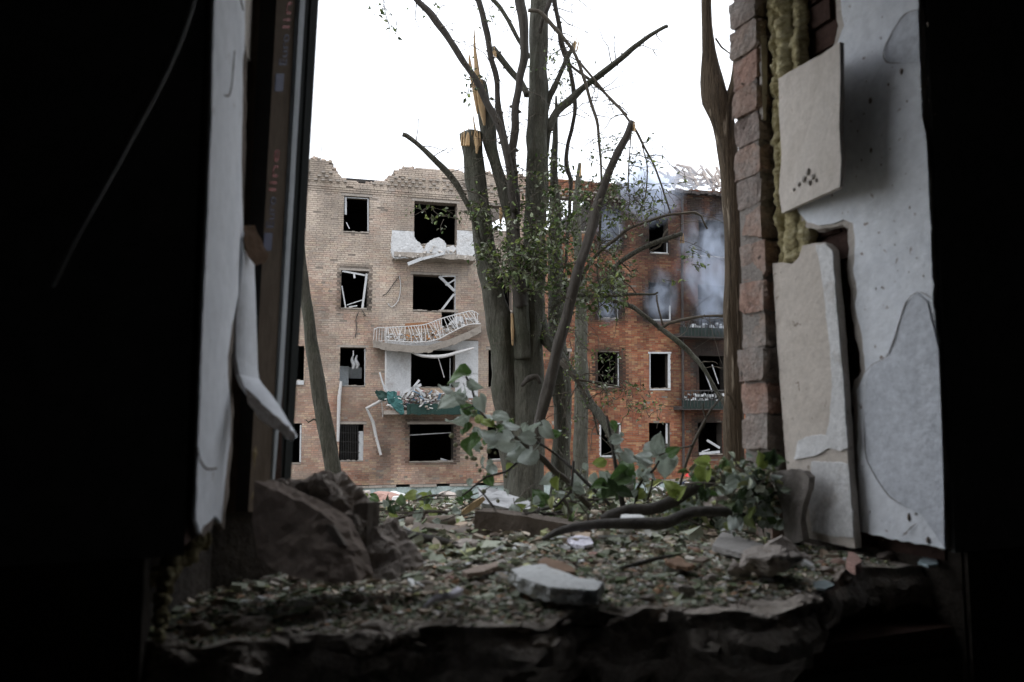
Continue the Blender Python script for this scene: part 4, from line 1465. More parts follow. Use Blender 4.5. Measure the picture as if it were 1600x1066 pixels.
part('paint_skin', m2, M['plaster_left'], cu)
f = [w_t(x, y, .20 + .0012 * (440 - x)) for x, y in ((384, 606), (396, 616), (410, 632), (428, 648), (446, 664), (462, 682), (456, 689), (440, 676), (424, 668), (408, 656), (398, 640), (388, 630))]
part('plaster_core', rough_slab(f, WN * .012, .008, .002, .006, seed=31), M['rubble'], cu)
f = [w_t(x, y, .335 + .0012 * (x - 380)) for x, y in ((381, 352), (398, 352), (408, 375), (420, 398), (414, 410), (400, 414), (388, 400), (381, 375))]
part('torn_flap', rough_slab(f, WN * .006, .012, .002, .004, seed=32), M['rust_brown'], cu)

# ------------------------------------------------------------------ big rubble on the left of the sill
f = [P(x, y, Y) for x, y, Y in ((398, 752, 1.50), (420, 762, 1.50), (446, 774, 1.50), (470, 784, 1.50), (500, 800, 1.50), (524, 818, 1.50), (540, 850, 1.48), (552, 880, 1.46), (558, 908, 1.44), (520, 912, 1.42), (470, 905, 1.40), (430, 892, 1.40), (402, 870, 1.42), (394, 810, 1.46))]
bs = thing('masonry_slab', P(480, 905, 1.45), 'big dark broken masonry slab standing on the left of the sill', 'rubble')
part('face', rough_slab(f, Vector((.02, .05, 0)), .012, .0018, .007, seed=40), mat('slab_face', [(.17, .132, .108), (.24, .19, .158), (.205, .16, .132)], 7, rough=.95, bump=.6, bscale=50, dist=.006, fine=.2), bs)
f = [P(x, y, Y) for x, y, Y in ((425, 757, 1.60), (450, 752, 1.61), (476, 756, 1.62), (490, 752, 1.62), (505, 738, 1.63), (514, 748, 1.63), (527, 768, 1.63), (542, 784, 1.62), (552, 806, 1.60), (556, 860, 1.58), (556, 890, 1.56), (480, 880, 1.55), (430, 830, 1.56))]
part('broken_core', rough_slab(f, Vector((.03, .07, 0)), .012, .010, .022, seed=41, bulge=.02), M['masonry'], bs)
for x, y, Y, sz, sd in ((500, 764, 1.60, .034, 1), (526, 786, 1.59, .034, 2), (543, 822, 1.57, .032, 3), (540, 862, 1.55, .034, 4), (470, 772, 1.60, .030, 5), (440, 766, 1.60, .024, 6), (508, 748, 1.62, .018, 7), (548, 890, 1.53, .022, 8)):
    part('broken_lump', rock(P(x, y, Y), (sz * 1.1, sz, sz * .9), sd + 300, 9, 4, .22), M['masonry'], bs)
f = [P(x, y, Y) for x, y, Y in ((404, 792, 1.492), (520, 822, 1.49), (538, 852, 1.47), (480, 838, 1.48), (404, 815, 1.485))]
part('stain_band', rough_slab(f, Vector((.003, .012, 0)), .014, .002, .004, seed=42), M['concrete'], bs)
f = [P(x, y, Y) for x, y, Y in ((552, 790, 1.60), (562, 786, 1.60), (575, 786, 1.60), (572, 840, 1.58), (570, 900, 1.55), (560, 908, 1.54), (556, 850, 1.57))]
solo('upright_plank', rough_slab(f, Vector((.02, .03, 0)), .015, .002, .004, seed=43), M['concrete'], P(565, 905, 1.55), 'narrow broken plank standing between the dark slab and the brown lump', 'plank')
f = [P(x, y, Y) for x, y, Y in ((572, 822, 1.60), (588, 828, 1.60), (604, 848, 1.59), (622, 872, 1.57), (634, 896, 1.55), (620, 905, 1.53), (585, 906, 1.52), (572, 902, 1.53))]
solo('rubble_lump', rough_slab(f, Vector((.03, .08, .01)), .012, .008, .012, seed=44, bulge=.015), M['masonry'], P(600, 905, 1.55), 'brown wedge-shaped rubble lump right of the upright plank', 'rubble')

# ------------------------------------------------------------------ pieces lying on the sill
def lying(name, outline, z, th, material, label, cat, seed, tilt=0.0, amp=.0015, eamp=.004, cell=.010):
    pts = [w_z(x, y, z + tilt * i_) for i_, (x, y) in enumerate(outline)]
    solo(name, rough_slab(pts[::-1], Vector((0, 0, -th)), cell, amp, eamp, seed), material, centroid(pts) - Vector((0, 0, th)), label, cat)


lying('gypsum_piece', [(798, 889), (820, 883), (852, 884), (880, 892), (905, 902), (925, 904), (940, 911), (934, 921), (900, 921), (860, 918), (835, 910), (812, 902)], -.300, .026, M['white_piece'],
      'thick white gypsum piece with a crumbled edge, middle of the sill', 'gypsum piece', 50, eamp=.010, amp=.003, cell=.006)
lying('bark_piece', [(838, 879), (852, 871), (872, 876), (895, 885), (900, 893), (880, 893), (858, 888)], -.312, .02, M['rust_brown'], 'curved brown bark piece behind the white gypsum piece', 'bark', 51)
lying('wood_chip', [(722, 892), (745, 884), (776, 878), (778, 884), (752, 893), (730, 896)], -.325, .010, mat('tan_chip', [(.25, .19, .15), (.33, .26, .21)], 10), 'flat tan wood chip left of the white gypsum piece', 'wood chip', 52)
lying('plaster_flake', [(637, 903), (646, 906), (650, 915), (643, 916)], -.330, .006, M['white_piece'], 'small white flake beside the brown rubble lump', 'plaster flake', 53)
lying('paper_scrap', [(888, 842), (905, 834), (918, 838), (928, 848), (912, 852), (898, 850)], -.322, .012, M['paper'], 'crumpled pale lilac paper scrap under the black branch', 'paper', 54, amp=.006, eamp=.008)
lying('dry_leaf', [(1040, 876), (1056, 868), (1068, 874), (1088, 882), (1074, 886), (1056, 884)], -.318, .008, M['rust_brown'], 'curled rust brown dry leaf on the right half of the sill', 'leaf', 55, amp=.006, eamp=.006)
lying('grey_board', [(1112, 852), (1128, 831), (1150, 836), (1190, 850), (1236, 864), (1222, 876), (1190, 872), (1150, 862)], -.318, .014, M['grey_board'], 'grey grooved board under the pale rubble chunk', 'board', 56)
lying('tile_shard', [(1434, 878), (1442, 870), (1462, 872), (1466, 881), (1450, 883)], -.325, .006, M['glass'], 'pale blue shard at the right end of the sill', 'shard', 57)
lying('brick_fragment', [(1322, 876), (1328, 862), (1340, 866), (1346, 878), (1336, 884)], -.315, .02, M['brick_pink'], 'small pink brick fragment at the foot of the tall slab', 'brick fragment', 58)
lying('glass_shard', [(1270, 908), (1290, 906), (1304, 914), (1290, 920), (1272, 918)], -.333, .004, M['glass'], 'dull teal glass shard near the right lip of the sill', 'glass', 59)
m2 = MB()
pts, rad = spline([w_z(662, 950, -.325), w_z(680, 936, -.312), w_z(700, 932, -.305), w_z(716, 924, -.310)], [.004, .007, .006, .009], .008)
m2.tube(pts, rad, 5, .4)
solo('curled_strip', m2, M['paper'], w_z(690, 940, -.34), 'curled whitish strip near the front lip of the sill', 'strip')
rc = thing('rubble_chunk', w_z(1200, 905, -.34), 'large pale rubble chunk crusted with mortar on the right of the sill', 'rubble')
part('chunk', rock(w_z(1196, 894, -.32) + Vector((0, 0, .022)), (.082, .06, .043), 61, 9, 4, .22), M['rubble'], rc)
f = [P(x, y, Y) for x, y, Y in ((1190, 858, 1.93), (1205, 848, 1.94), (1222, 838, 1.95), (1236, 848, 1.95), (1250, 866, 1.94), (1268, 872, 1.93), (1270, 890, 1.91), (1235, 890, 1.90), (1205, 880, 1.91))]
part('slab_piece', rough_slab(f, Vector((.01, .03, .0)), .010, .003, .006, seed=62), M['rubble'], rc)
part('chunk', rock(w_z(1172, 878, -.31), (.026, .02, .018), 63, 6, 3, .2), M['rubble'], rc)
part('chunk', rock(w_z(1152, 890, -.32), (.030, .022, .02), 64, 6, 3, .2), M['rubble'], rc)
for i, (x, y, s, mt, lab) in enumerate((
        (1035, 835, .02, 'rubble', 'small pale stone touching the front of the crooked black branch'), (932, 868, .018, 'brick_pink', 'small pinkish stone behind the right end of the white gypsum piece'),
        (1000, 880, .016, 'rubble', 'small pale stone lying against the short dark twig'), (975, 905, .02, 'masonry', 'small brown stone just right of the white gypsum piece'),
        (1110, 905, .018, 'rubble', 'small pale stone left of the large pale rubble chunk'), (1070, 925, .022, 'rubble', 'rounded pale stone below the curled brown leaf, near the lip of the sill'),
        (560, 940, .02, 'masonry', 'small brown stone in front of the brown rubble lump'), (500, 965, .018, 'masonry', 'small brown stone near the sill lip below the big dark slab'),
        (395, 975, .028, 'masonry', 'larger brown stone at the left end of the sill below the big dark slab'), (760, 945, .016, 'rubble', 'small pale stone near the sill lip below the white gypsum piece'),
        (1290, 890, .016, 'rubble', 'small pale stone between the large rubble chunk and the pink brick fragment'), (1385, 870, .02, 'masonry', 'small brown stone under the right plaster reveal'),
        (310, 985, .02, 'masonry', 'small brown stone in the far left corner of the sill'), (700, 905, .013, 'brick_pink', 'tiny pinkish stone beside the flat tan wood chip'),
        (1010, 935, .014, 'rubble', 'tiny pale stone on the sill lip right of the gypsum piece'))):
    p = w_z(x, y, ZS + s * .3)
    solo('sill_stone', rock(p, (s * 1.2, s, s * .7), 70 + i, 6, 3, .18), M[mt], p - Vector((0, 0, s * .4)), lab, 'stone', 'small stones on the window sill')
m2 = MB()
pts, rad = spline([w_z(968, 888, -.325), w_z(1000, 880, -.318), w_z(1020, 874, -.318), w_z(1050, 868, -.322)], [.003, .005, .005, .003], .01)
m2.tube(pts, rad, 7, .3)
solo('dark_twig', m2, M['dark_bark'], w_z(1000, 880, -.33), 'short dark twig lying across the litter left of the curled brown leaf', 'twig')

# ------------------------------------------------------------------ litter
PAL = [((.17, .20, .155), 5), ((.23, .26, .21), 4), ((.10, .125, .07), 4), ((.33, .29, .24), 5), ((.24, .185, .14), 3), ((.42, .40, .37), 2), ((.55, .55, .55), 1), ((.13, .10, .08), 3), ((.065, .095, .04), 2), ((.30, .33, .15), 1), ((.28, .16, .09), 1)]
PALX = [c for c, k in PAL for _ in range(k)]


def litter_piece(mb, p, s, rnd):
    col = rnd.choice(PALX)
    g = rnd.uniform(1.2, 2.15)
    m_ = sum(col) / 3
    col = tuple(min(.72, (v * .8 + m_ * .2) * g * w_) for v, w_ in zip(col, (1.05, 1, .93)))
    rz = rnd.uniform(0, 6.283)
    nx = Vector((math.cos(rz), math.sin(rz), rnd.gauss(0, .28))).normalized()
    up = Vector((rnd.gauss(0, .2), rnd.gauss(0, .2), 1)).normalized()
    ny = up.cross(nx).normalized()
    up = nx.cross(ny)
    if rnd.random() < .62:      # torn leaf, folded
        w = rnd.uniform(.35, .6)
        k = rnd.uniform(.05, .35)
        pts = [p + nx * s * a + ny * s * b * w + up * s * c for a, b, c in ((-1, 0, 0), (-.4, -1, k), (.5, -.9, k * .8), (1, 0, rnd.uniform(-.1, .3)), (.4, .9, k), (-.5, 1, k * rnd.uniform(.2, 1.2)))]
        mb.add(pts, [(0, 1, 2, 3), (0, 3, 4, 5)], col)
    elif rnd.random() < .3:     # straw
        a = p - nx * s * 1.4; b = p + nx * s * 1.4 + up * s * .3
        q = ny * s * .09; r = up * s * .09
        mb.add([a - q, a + q, a + r * 1.6, b - q, b + q, b + r * 1.6], [(0, 1, 4, 3), (1, 2, 5, 4), (2, 0, 3, 5), (0, 2, 1), (3, 4, 5)], tuple(min(.5, v * 1.3 + .05) for v in col))
    else:                       # crumb
        q = lambda a, b, c: p + nx * a * s * .8 + ny * b * s * .6 + up * c * s * .4
        j = lambda v: v * rnd.uniform(.5, 1.1)
        mb.hexa([q(j(-1), j(-1), j(1)), q(j(1), j(-1), j(1)), q(j(1), j(1), j(1)), q(j(-1), j(1), j(1)), q(j(-1), j(-1), -.6), q(j(1), j(-1), -.6), q(j(1), j(1), -.6), q(j(-1), j(1), -.6)], col)


rnd = random.Random(3)
mb = MB()
for i in range(34000):
    a = rnd.uniform(-.05, 1.62); t = rnd.uniform(-.05, .65)
    near = 0
    p = W(a, t, 0)
    tf = None
    # keep behind the lip
    for (pa, q), (r, s) in zip(lipc, lipc[1:]):
        if pa <= a <= r:
            tf = q + (s - q) * (a - pa) / (r - pa)
    if tf is None or t < tf + .004:
        continue
    near = max(0, 1 - (t - tf) / .13)
    p.z = sill_z(p) + rnd.uniform(.000, .005)
    s = rnd.choice((.002, .003, .004, .006, .008, .011, .013)) * rnd.uniform(.7, 1.3) * (1 - .62 * near)
    litter_piece(mb, p, s, rnd)
for i in range(230):
    a, t = rnd.uniform(.05, 1.58), rnd.uniform(.12, .64)
    p = W(a, t, 0)
    p.z = sill_z(p) + rnd.uniform(.003, .010)
    litter_piece(mb, p, rnd.uniform(.014, .028), rnd)
for i in range(110):
    a, t = rnd.uniform(.05, 1.58), rnd.uniform(.10, .62)
    p = W(a, t, 0); p.z = sill_z(p) + .004
    sz = rnd.choice((.006, .008, .011, .015))
    rk = rock(p, (sz * 1.3, sz, sz * .7), i + 1300, 6, 2, .2)
    c = rnd.choice(((.46, .42, .38), (.36, .32, .28), (.58, .57, .55), (.40, .27, .22), (.30, .26, .22)))
    mb.add(rk.v, rk.f, c)
for i in range(60):
    a, t = rnd.uniform(.05, 1.55), rnd.uniform(.14, .62)
    p = W(a, t, 0); p.z = sill_z(p) + .006
    an = rnd.uniform(0, 6.28); L_ = rnd.uniform(.02, .07)
    d = Vector((math.cos(an), math.sin(an), rnd.gauss(0, .08)))
    mb.tube([p - d * L_ / 2, p + Vector((0, 0, .004)), p + d * L_ / 2], [.0012, .0016, .0008], 5, col=rnd.choice(((.20, .15, .10), (.36, .30, .22), (.12, .10, .08), (.45, .43, .40))))
solo('sill_litter', mb, M['litter'], W(.8, .3, ZS), 'torn leaves and plaster crumbs covering the window sill', 'litter', kind='stuff')
mb = MB()
for i in range(26000):
    t = .62 + 5.5 * rnd.random() ** 2.2
    a = rnd.uniform(-.6 - t * .9, 1.9 + t * .55)
    q = W0 + WD * a + WN * t
    p = Vector((q.x, q.y, gz(q.x, q.y) + rnd.uniform(0, .02 + .03 * rnd.random())))
    s = rnd.choice((.006, .009, .012, .018, .026)) * rnd.uniform(.7, 1.4) * (1 + t * .12)
    litter_piece(mb, p, s, rnd)
for i in range(7000):
    Y = rnd.uniform(6, 30)
    x = rnd.uniform(-.42, .42) * Y
    s = rnd.choice((.02, .03, .05, .08)) * rnd.uniform(.6, 1.3)
    litter_piece(mb, Vector((x, Y, gz(x, Y) + s * .3)), s, rnd)
solo('ground_litter', mb, M['litter'], (0, 4, 2.7), 'torn leaves, straw and rubble crumbs covering the yard outside the window', 'litter', kind='stuff')

# ================================================================== TREES
TY = 8.0
base = Vector((P(822, 775, TY).x, TY, gz(P(822, 775, TY).x, TY) - .05))
tree = thing('linden_tree', base, 'blast stripped multi stemmed tree with splintered stems in front of the brick building', 'tree')
stems = {
    'trunk': [[(820, 830, 66), (822, 772, 58), (823, 725, 50), (825, 650, 46), (825, 570, 45), (828, 500, 44), (832, 430, 38), (836, 355, 33), (838, 290, 32), (839, 238, 32), (841, 120, 30), (842, 0, 28), (843, -60, 27)]],
    'stem': [
        [(812, 800, 40, .1), (800, 700, 40, .1), (794, 640, 41, .05), (786, 550, 41), (778, 500, 40), (769, 455, 37), (758, 390, 32), (751, 330, 30), (744, 280, 31), (738, 235, 32), (735, 208, 30)],
        [(818, 560, 26, -.1), (812, 470, 24, -.15), (803, 395, 22, -.1), (797, 345, 19), (787, 300, 18), (776, 262, 19), (768, 236, 21), (760, 190, 24), (754, 155, 23), (749, 128, 20)],
        [(872, 800, 34, .4), (878, 690, 28, .4), (878, 620, 27, .4), (872, 540, 26, .35), (868, 450, 24, .35), (868, 390, 22, .3), (868, 330, 18, .3), (866, 270, 12, .3), (868, 200, 8, .3), (869, 150, 3, .3)],
        [(815, 480, 20, -.2), (808, 420, 17, -.22), (806, 340, 13, -.24), (803, 280, 13, -.25), (801, 238, 14, -.25), (807, 165, 13, -.25), (817, 100, 12, -.25), (817, 50, 15, -.25), (812, 0, 17, -.25), (806, -50, 14, -.25)],
    ],
    'branch': [
        [(806, 330, 12, -.3), (797, 270, 12, -.35), (791, 238, 13, -.35), (778, 196, 12, -.35), (760, 153, 11, -.35), (738, 117, 11, -.35), (711, 76, 11, -.35), (679, 31, 11, -.35), (650, -2, 10, -.35), (620, -30, 9, -.35)],
        [(800, 300, 9, -.15), (795, 260, 9, -.15), (789, 225, 10, -.15), (780, 180, 10, -.15), (776, 146, 8, -.15), (774, 112, 9, -.15), (767, 79, 9, -.15), (758, 38, 10, -.15), (748, 0, 10, -.15), (740, -40, 9, -.15)],
        [(824, 150, 10, .1), (812, 128, 10, .15), (792, 101, 10, .15), (778, 84, 10, .15), (770, 75, 10, .15)],
        [(828, 90, 7, .2), (811, 62, 7, .2), (800, 40, 7, .2), (792, 27, 7, .2), (780, 10, 7, .2), (765, -6, 6, .2)],
        [(846, 350, 15, .12), (851, 290, 14, .12), (852, 240, 13, .1), (858, 205, 12, 0), (866, 185, 12, 0), (878, 167, 12, 0), (905, 143, 11, 0), (950, 108, 10, -.1), (1000, 68, 8, -.2), (1043, 41, 6, -.2)],
        [(852, 180, 8, .05), (857, 155, 10, .05), (868, 135, 10, .05), (882, 101, 8, .05), (895, 74, 7, .05), (899, 66, 6, .05)],
        [(843, 52, 6, -.2), (850, 25, 8, -.25), (860, 0, 9, -.25), (868, -30, 9, -.25)],
        [(884, 420, 5, .2), (888, 350, 6, .2), (892, 292, 6, .2), (886, 258, 7, .2), (888, 222, 6, .2), (892, 205, 6, .2), (897, 176, 7, .2), (897, 144, 8, .2), (892, 115, 7, .2), (882, 83, 9, .2), (874, 44, 8, .2), (866, 0, 8, .2), (862, -40, 8, .2)],
        [(825, 16, 6, -.4), (840, 18, 6, -.4), (852, 28, 7, -.4), (870, 46, 7, -.4), (883, 62, 6, -.4), (904, 97, 6, -.4), (918, 140, 5, -.4), (931, 187, 5, -.4), (937, 239, 4, -.4), (939, 280, 4, -.4), (939, 340, 4, -.4), (935, 400, 3, -.4), (932, 440, 2, -.4)],
        [(770, 425, 8), (758, 400, 8, -.15), (750, 380, 8, -.15), (740, 346, 9, -.2), (728, 312, 9, -.25), (700, 270, 9, -.3), (664, 234, 8, -.35), (629, 210, 7, -.4)],
        [(838, 690, 16, -.6), (847, 640, 18, -.65), (858, 597, 18, -.7), (868, 560, 17, -.75), (880, 516, 17, -.8), (891, 470, 17, -.85), (902, 430, 16, -.9), (914, 392, 16, -.9), (927, 350, 15, -.9), (938, 308, 14, -.9), (953, 266, 13, -.9), (968, 236, 12, -.9), (978, 215, 11, -.9), (987, 190, 10, -.9)],
        [(838, 490, 22, .1), (850, 520, 20, 0), (866, 545, 16, -.1), (882, 566, 14, -.2), (900, 592, 14, -.3), (925, 632, 14, -.5), (947, 665, 14, -.7), (960, 692, 14, -.8), (972, 722, 13, -1.0), (985, 770, 12, -1.2)],
        [(858, 500, 6, -.2), (864, 482, 6, -.2), (880, 470, 6, -.3), (900, 464, 6, -.4), (940, 462, 5, -.5), (985, 460, 4, -.5), (1028, 457, 3, -.5)],
        [(958, 470, 6, -.6), (982, 478, 7, -.6), (1000, 488, 7, -.7), (1034, 512, 8, -.7), (1060, 534, 8, -.8), (1080, 552, 7, -.8), (1100, 578, 7, -.9), (1120, 612, 6, -.9), (1134, 634, 6, -.9), (1158, 682, 4, -1.)],
        [(1036, 511, 6, -.7), (1046, 504, 5, -.7), (1062, 499, 5, -.7), (1100, 494, 4, -.8), (1135, 494, 4, -.8), (1165, 496, 3, -.8)],
        [(1036, 508, 3, -.7), (1031, 485, 3, -.7), (1026, 461, 3, -.7)],
        [(958, 424, 7, -.5), (970, 408, 7, -.5), (1004, 388, 8, -.5), (1032, 376, 8, -.5), (1052, 369, 8, -.5), (1066, 365, 7, -.5)],
        [(890, 470, 8, -.3), (930, 400, 6, -.4), (968, 369, 5, -.5), (998, 352, 5, -.5), (1032, 338, 5, -.5), (1060, 335, 4, -.5), (1086, 333, 4, -.5), (1096, 338, 3, -.5), (1105, 358, 3, -.5)],
        [(1015, 393, 3, -.5), (1030, 385, 3, -.5), (1038, 365, 4, -.5), (1044, 358, 3, -.5)],
        [(905, 95, 4, -.2), (950, 150, 4, -.3), (985, 190, 4, -.4), (1002, 220, 4, -.4), (1025, 268, 3, -.4), (1040, 308, 3, -.4), (1048, 335, 2, -.4)],
        [(888, 98, 4, .1), (905, 112, 5, .1), (930, 132, 5, .1), (960, 160, 4, .1), (980, 180, 3, .1)],
        [(988, 195, 2, -.5), (984, 240, 2, -.5), (982, 300, 2, -.5)],
        [(1002, 220, 2, -.4), (1012, 260, 2, -.4), (1010, 300, 2, -.4), (1000, 330, 2, -.4)],
        [(945, 390, 3, -.5), (965, 405, 2, -.5), (985, 425, 2, -.5)],
        [(870, 560, 6, -.4), (900, 590, 5, -.5), (940, 600, 4, -.5), (970, 605, 2, -.5)],
        [(880, 560, 4, -.5), (905, 600, 5, -.5), (925, 640, 4, -.5), (935, 680, 3, -.5)],
    ]}
LIMBS = []
for nm, specs in stems.items():
    for k, sp in enumerate(specs):
        m2 = MB()
        big = sp[len(sp) // 2][2] > 14
        lim = limb(m2, sp, TY, .05 if big else .05, 20 if big else 8, .30 if big else .34, .022 if not big else .012, seed=k * 3)
        LIMBS.append((nm, lim))
        if nm == 'branch':   # knots
            pass
        dark = nm == 'branch' and k in (0, 1, 6, 7, 10) or nm == 'stem' and k == 3  # limbs against the sky: their silhouette darkness is put into the bark colour
        lw = sp[len(sp) // 2][2] < 6
        part(nm, m2, M['dark_bark'] if dark else M['mid_bark'] if lw else M['bark'], tree, True)


def splinters(parent, px, py, w, hgt, Y, n, seed, lean=0.0, tall=None):
    rnd = random.Random(seed)
    m2 = MB()
    for i in range(n):
        x = px + w * (i / max(1, n - 1) - .5)
        h = hgt * rnd.uniform(.35, 1.0)
        if tall is not None and i == tall:
            h = hgt * 1.5
        b0 = P(x, py + 14, Y + rnd.uniform(-.05, .05))
        tp = P(x + lean * h + rnd.uniform(-2, 2), py - h, Y + rnd.uniform(-.04, .04))
        r = w / n / 2 / FPX * Y * 1.25
        m2.tube([b0, b0.lerp(tp, .55), tp], [r, r * .85, r * .12], 5, .2, seed=i)
    part('splinter', m2, M['raw_wood'], parent)


splinters(tree, 736, 214, 29, 20, TY - .09, 9, 1)
splinters(tree, 752, 150, 16, 30, TY - .08, 6, 2, -.14)
for sp_ in ([(757, 196, 3), (753, 172, 10), (749, 146, 11), (746, 118, 10), (744, 95, 7), (742, 72, 4), (741, 44, 1)], [(746, 178, 2), (742, 150, 6), (737, 118, 6), (734, 92, 4), (733, 84, 1)], [(739, 178, 1), (742, 200, 3), (746, 215, 2)]):
    m2 = MB(); limb(m2, sp_, TY - .10, .04, 6, .35, .004); part('splinter', m2, M['raw_wood'], tree)
splinters(tree, 898, 66, 6, 16, TY + .03, 3, 3, .45)
splinters(tree, 771, 76, 8, 5, TY + .12, 4, 4)
splinters(tree, 988, 192, 8, 6, TY - .92, 4, 5)
splinters(tree, 1066, 366, 5, 3, TY - .5, 3, 6)
# torn bark showing raw wood
for sp, Y in (([(745, 215, 5), (746, 228, 7), (745, 240, 3)], TY - .13), ([(800, 490, 4), (801, 515, 6), (801, 540, 3)], TY - .17), ([(782, 325, 4), (783, 335, 6), (782, 350, 3)], TY - .12)):
    m2 = MB(); limb(m2, sp, Y, .05, 6); part('torn_bark', m2, M['raw_wood'], tree)
m2 = MB(); limb(m2, [(815, 604, 4), (826, 592, 10), (838, 588, 9), (844, 600, 5)], TY - .19, .03, 8, .3); part('knot', m2, M['dark_bark'], tree, True)


def cluster(mbt, mbl, centers, n, Y, rnd, leaf=.03, spread=1.0, droop=.3, tint=None, ln=1.0, pale=0):
    """fine twigs with small leaves spread round photo points"""
    for i in range(n):
        cx, cy, sx, sy = rnd.choice(centers)
        x = rnd.gauss(cx, sx); y = rnd.gauss(cy, sy)
        p = P(x, y, Y + rnd.gauss(0, .22) * spread)
        d = Vector((rnd.gauss(0, 1), rnd.gauss(0, .6), rnd.gauss(-droop, .8))).normalized()
        L_ = rnd.uniform(.06, .28) * ln
        pts = [p]
        for k in range(4):
            d = (d + Vector((rnd.gauss(0, .3), rnd.gauss(0, .2), rnd.gauss(-.1, .3)))).normalized()
            pts.append(pts[-1] + d * L_ / 4)
        mbt.tube(pts, [.0035, .003, .0026, .002, .0015], 4, cap=False)
        for k in range(rnd.randint(1, 6)):
            q = pts[rnd.randint(1, 4)] + Vector((rnd.gauss(0, .02), rnd.gauss(0, .02), rnd.gauss(0, .02)))
            s = leaf * rnd.uniform(.6, 1.7)
            ax = Vector((rnd.gauss(0, 1), rnd.gauss(0, .8), rnd.gauss(-.5, .7))).normalized()
            nn = Vector((rnd.gauss(0, .7), rnd.gauss(-.3, .7), rnd.gauss(.6, .6))).normalized()
            b = nn.cross(ax).normalized(); nn = ax.cross(b)
            g = rnd.uniform(.75, 1.25)
            c = rnd.choice(((.055, .095, .03), (.09, .125, .045), (.17, .20, .13), (.12, .155, .08), (.21, .235, .18), (.15, .19, .06)))
            if pale and rnd.random() < .65:
                c = rnd.choice(((.24, .27, .21), (.30, .32, .25), (.28, .30, .14), (.20, .23, .19)))
            g *= 1.5
            kf = rnd.uniform(.05, .4)
            mbl.add([q, q + ax * s * .5 - b * s * .38 + nn * s * kf, q + ax * s * 1.1 - b * s * .18 + nn * s * kf * .6, q + ax * s * 1.35 - nn * s * .15, q + ax * s * 1.05 + b * s * .2 + nn * s * kf * .6, q + ax * s * .5 + b * s * .4 + nn * s * kf],
                    [(0, 1, 2, 3), (0, 3, 4, 5)], tuple(v * g for v in c))


rnd = random.Random(21)
mt, ml = MB(), MB()
cluster(mt, ml, [(850, 385, 28, 22), (830, 400, 22, 18), (870, 360, 22, 22), (845, 420, 30, 14), (862, 320, 14, 20), (805, 385, 20, 30), (880, 420, 30, 30)], 400, TY - .35, rnd, .033)
cluster(mt, ml, [(770, 400, 10, 20), (758, 350, 10, 25), (785, 420, 14, 14), (830, 290, 16, 14), (748, 320, 7, 10), (860, 265, 8, 12)], 130, TY - .3, rnd, .028)
cluster(mt, ml, [(965, 340, 28, 26), (925, 390, 18, 26), (950, 410, 22, 16), (985, 300, 26, 10), (1000, 330, 12, 18), (930, 300, 14, 14)], 210, TY - .5, rnd, .026)
cluster(mt, ml, [(950, 455, 16, 10), (930, 465, 14, 8), (955, 440, 12, 8)], 70, TY - .6, rnd, .034, tint=1)
cluster(mt, ml, [(975, 620, 28, 14), (950, 590, 20, 14), (1000, 640, 22, 16), (900, 560, 14, 20)], 90, TY - .6, rnd, .020)
cluster(mt, ml, [(945, 235, 12, 18), (1000, 262, 16, 22), (1020, 300, 10, 20), (990, 240, 16, 16), (910, 90, 16, 20), (850, 85, 12, 6), (885, 130, 12, 20)], 60, TY - .4, rnd, .026)
cluster(mt, ml, [(668, 330, 5, 3), (698, 335, 5, 6), (740, 130, 5, 4), (760, 20, 14, 8), (1056, 420, 8, 12), (1085, 395, 6, 14)], 40, TY - .4, rnd, .030)
cluster(mt, ml, [(880, 520, 18, 25), (890, 480, 12, 20), (868, 500, 10, 25), (895, 630, 10, 30)], 80, TY - .2, rnd, .018)
rt2 = random.Random(17)
for nm, (pts_l, rad_l) in LIMBS:
    if nm == 'trunk':
        continue
    for i in range(2, len(pts_l) - 1):
        if rt2.random() > (.15 if rad_l[i] > .045 else .36):
            continue
        p = pts_l[i]
        if p.z < 2.9 and nm == 'stem':
            continue
        d = Vector((rt2.gauss(.25, 1), rt2.gauss(0, .5), rt2.gauss(.1, .8))).normalized()
        L_ = rt2.uniform(.12, .75)
        tw = [p]
        for k in range(7):
            d = (d + Vector((rt2.gauss(0, .22), rt2.gauss(0, .15), rt2.gauss(-.10, .22)))).normalized()
            tw.append(tw[-1] + d * L_ / 7)
        r0 = rt2.uniform(.003, .007)
        mt.tube(tw, [r0 * (1 - .12 * k) for k in range(8)], 5, cap=False)
        for k in range(rt2.randint(0, 3)):
            q = tw[rt2.randint(2, 6)]
            dd = Vector((rt2.gauss(0, 1), rt2.gauss(0, .6), rt2.gauss(0, .8))).normalized()
            mt.tube([q, q + dd * L_ * .15, q + dd * L_ * .28 + Vector((0, 0, rt2.gauss(0, .02)))], [r0 * .6, r0 * .45, r0 * .25], 4, cap=False)
    for i in range(1, len(pts_l) - 1):          # stubs and knots
        if rt2.random() < .16 and rad_l[i] < .06:
            p = pts_l[i]
            d = Vector((rt2.gauss(0, 1), rt2.gauss(-.2, .5), rt2.gauss(.2, .5))).normalized()
            mt.tube([p, p + d * rad_l[i] * 1.15, p + d * rad_l[i] * 1.6], [rad_l[i] * .55, rad_l[i] * .42, rad_l[i] * .15], 6)
tag(part('twigs', mt, M['mid_bark'], tree), kind='stuff')
tag(part('foliage', ml, M['litter'], tree), kind='stuff')

# fine hanging twigs top left
t2 = MB(); l2 = MB()
limb(t2, [(597, -20, 1.5), (602, 20, 1.5), (609, 45, 1.2), (607, 72, .8)], TY, .05, 4)
cluster(t2, l2, [(592, 12, 4, 5), (614, 27, 5, 4), (664, 3, 6, 3)], 9, TY, rnd, .03)
part('hanging_twig', t2, M['dark_bark'], tree)
tag(part('foliage', l2, M['litter'], tree), kind='stuff')


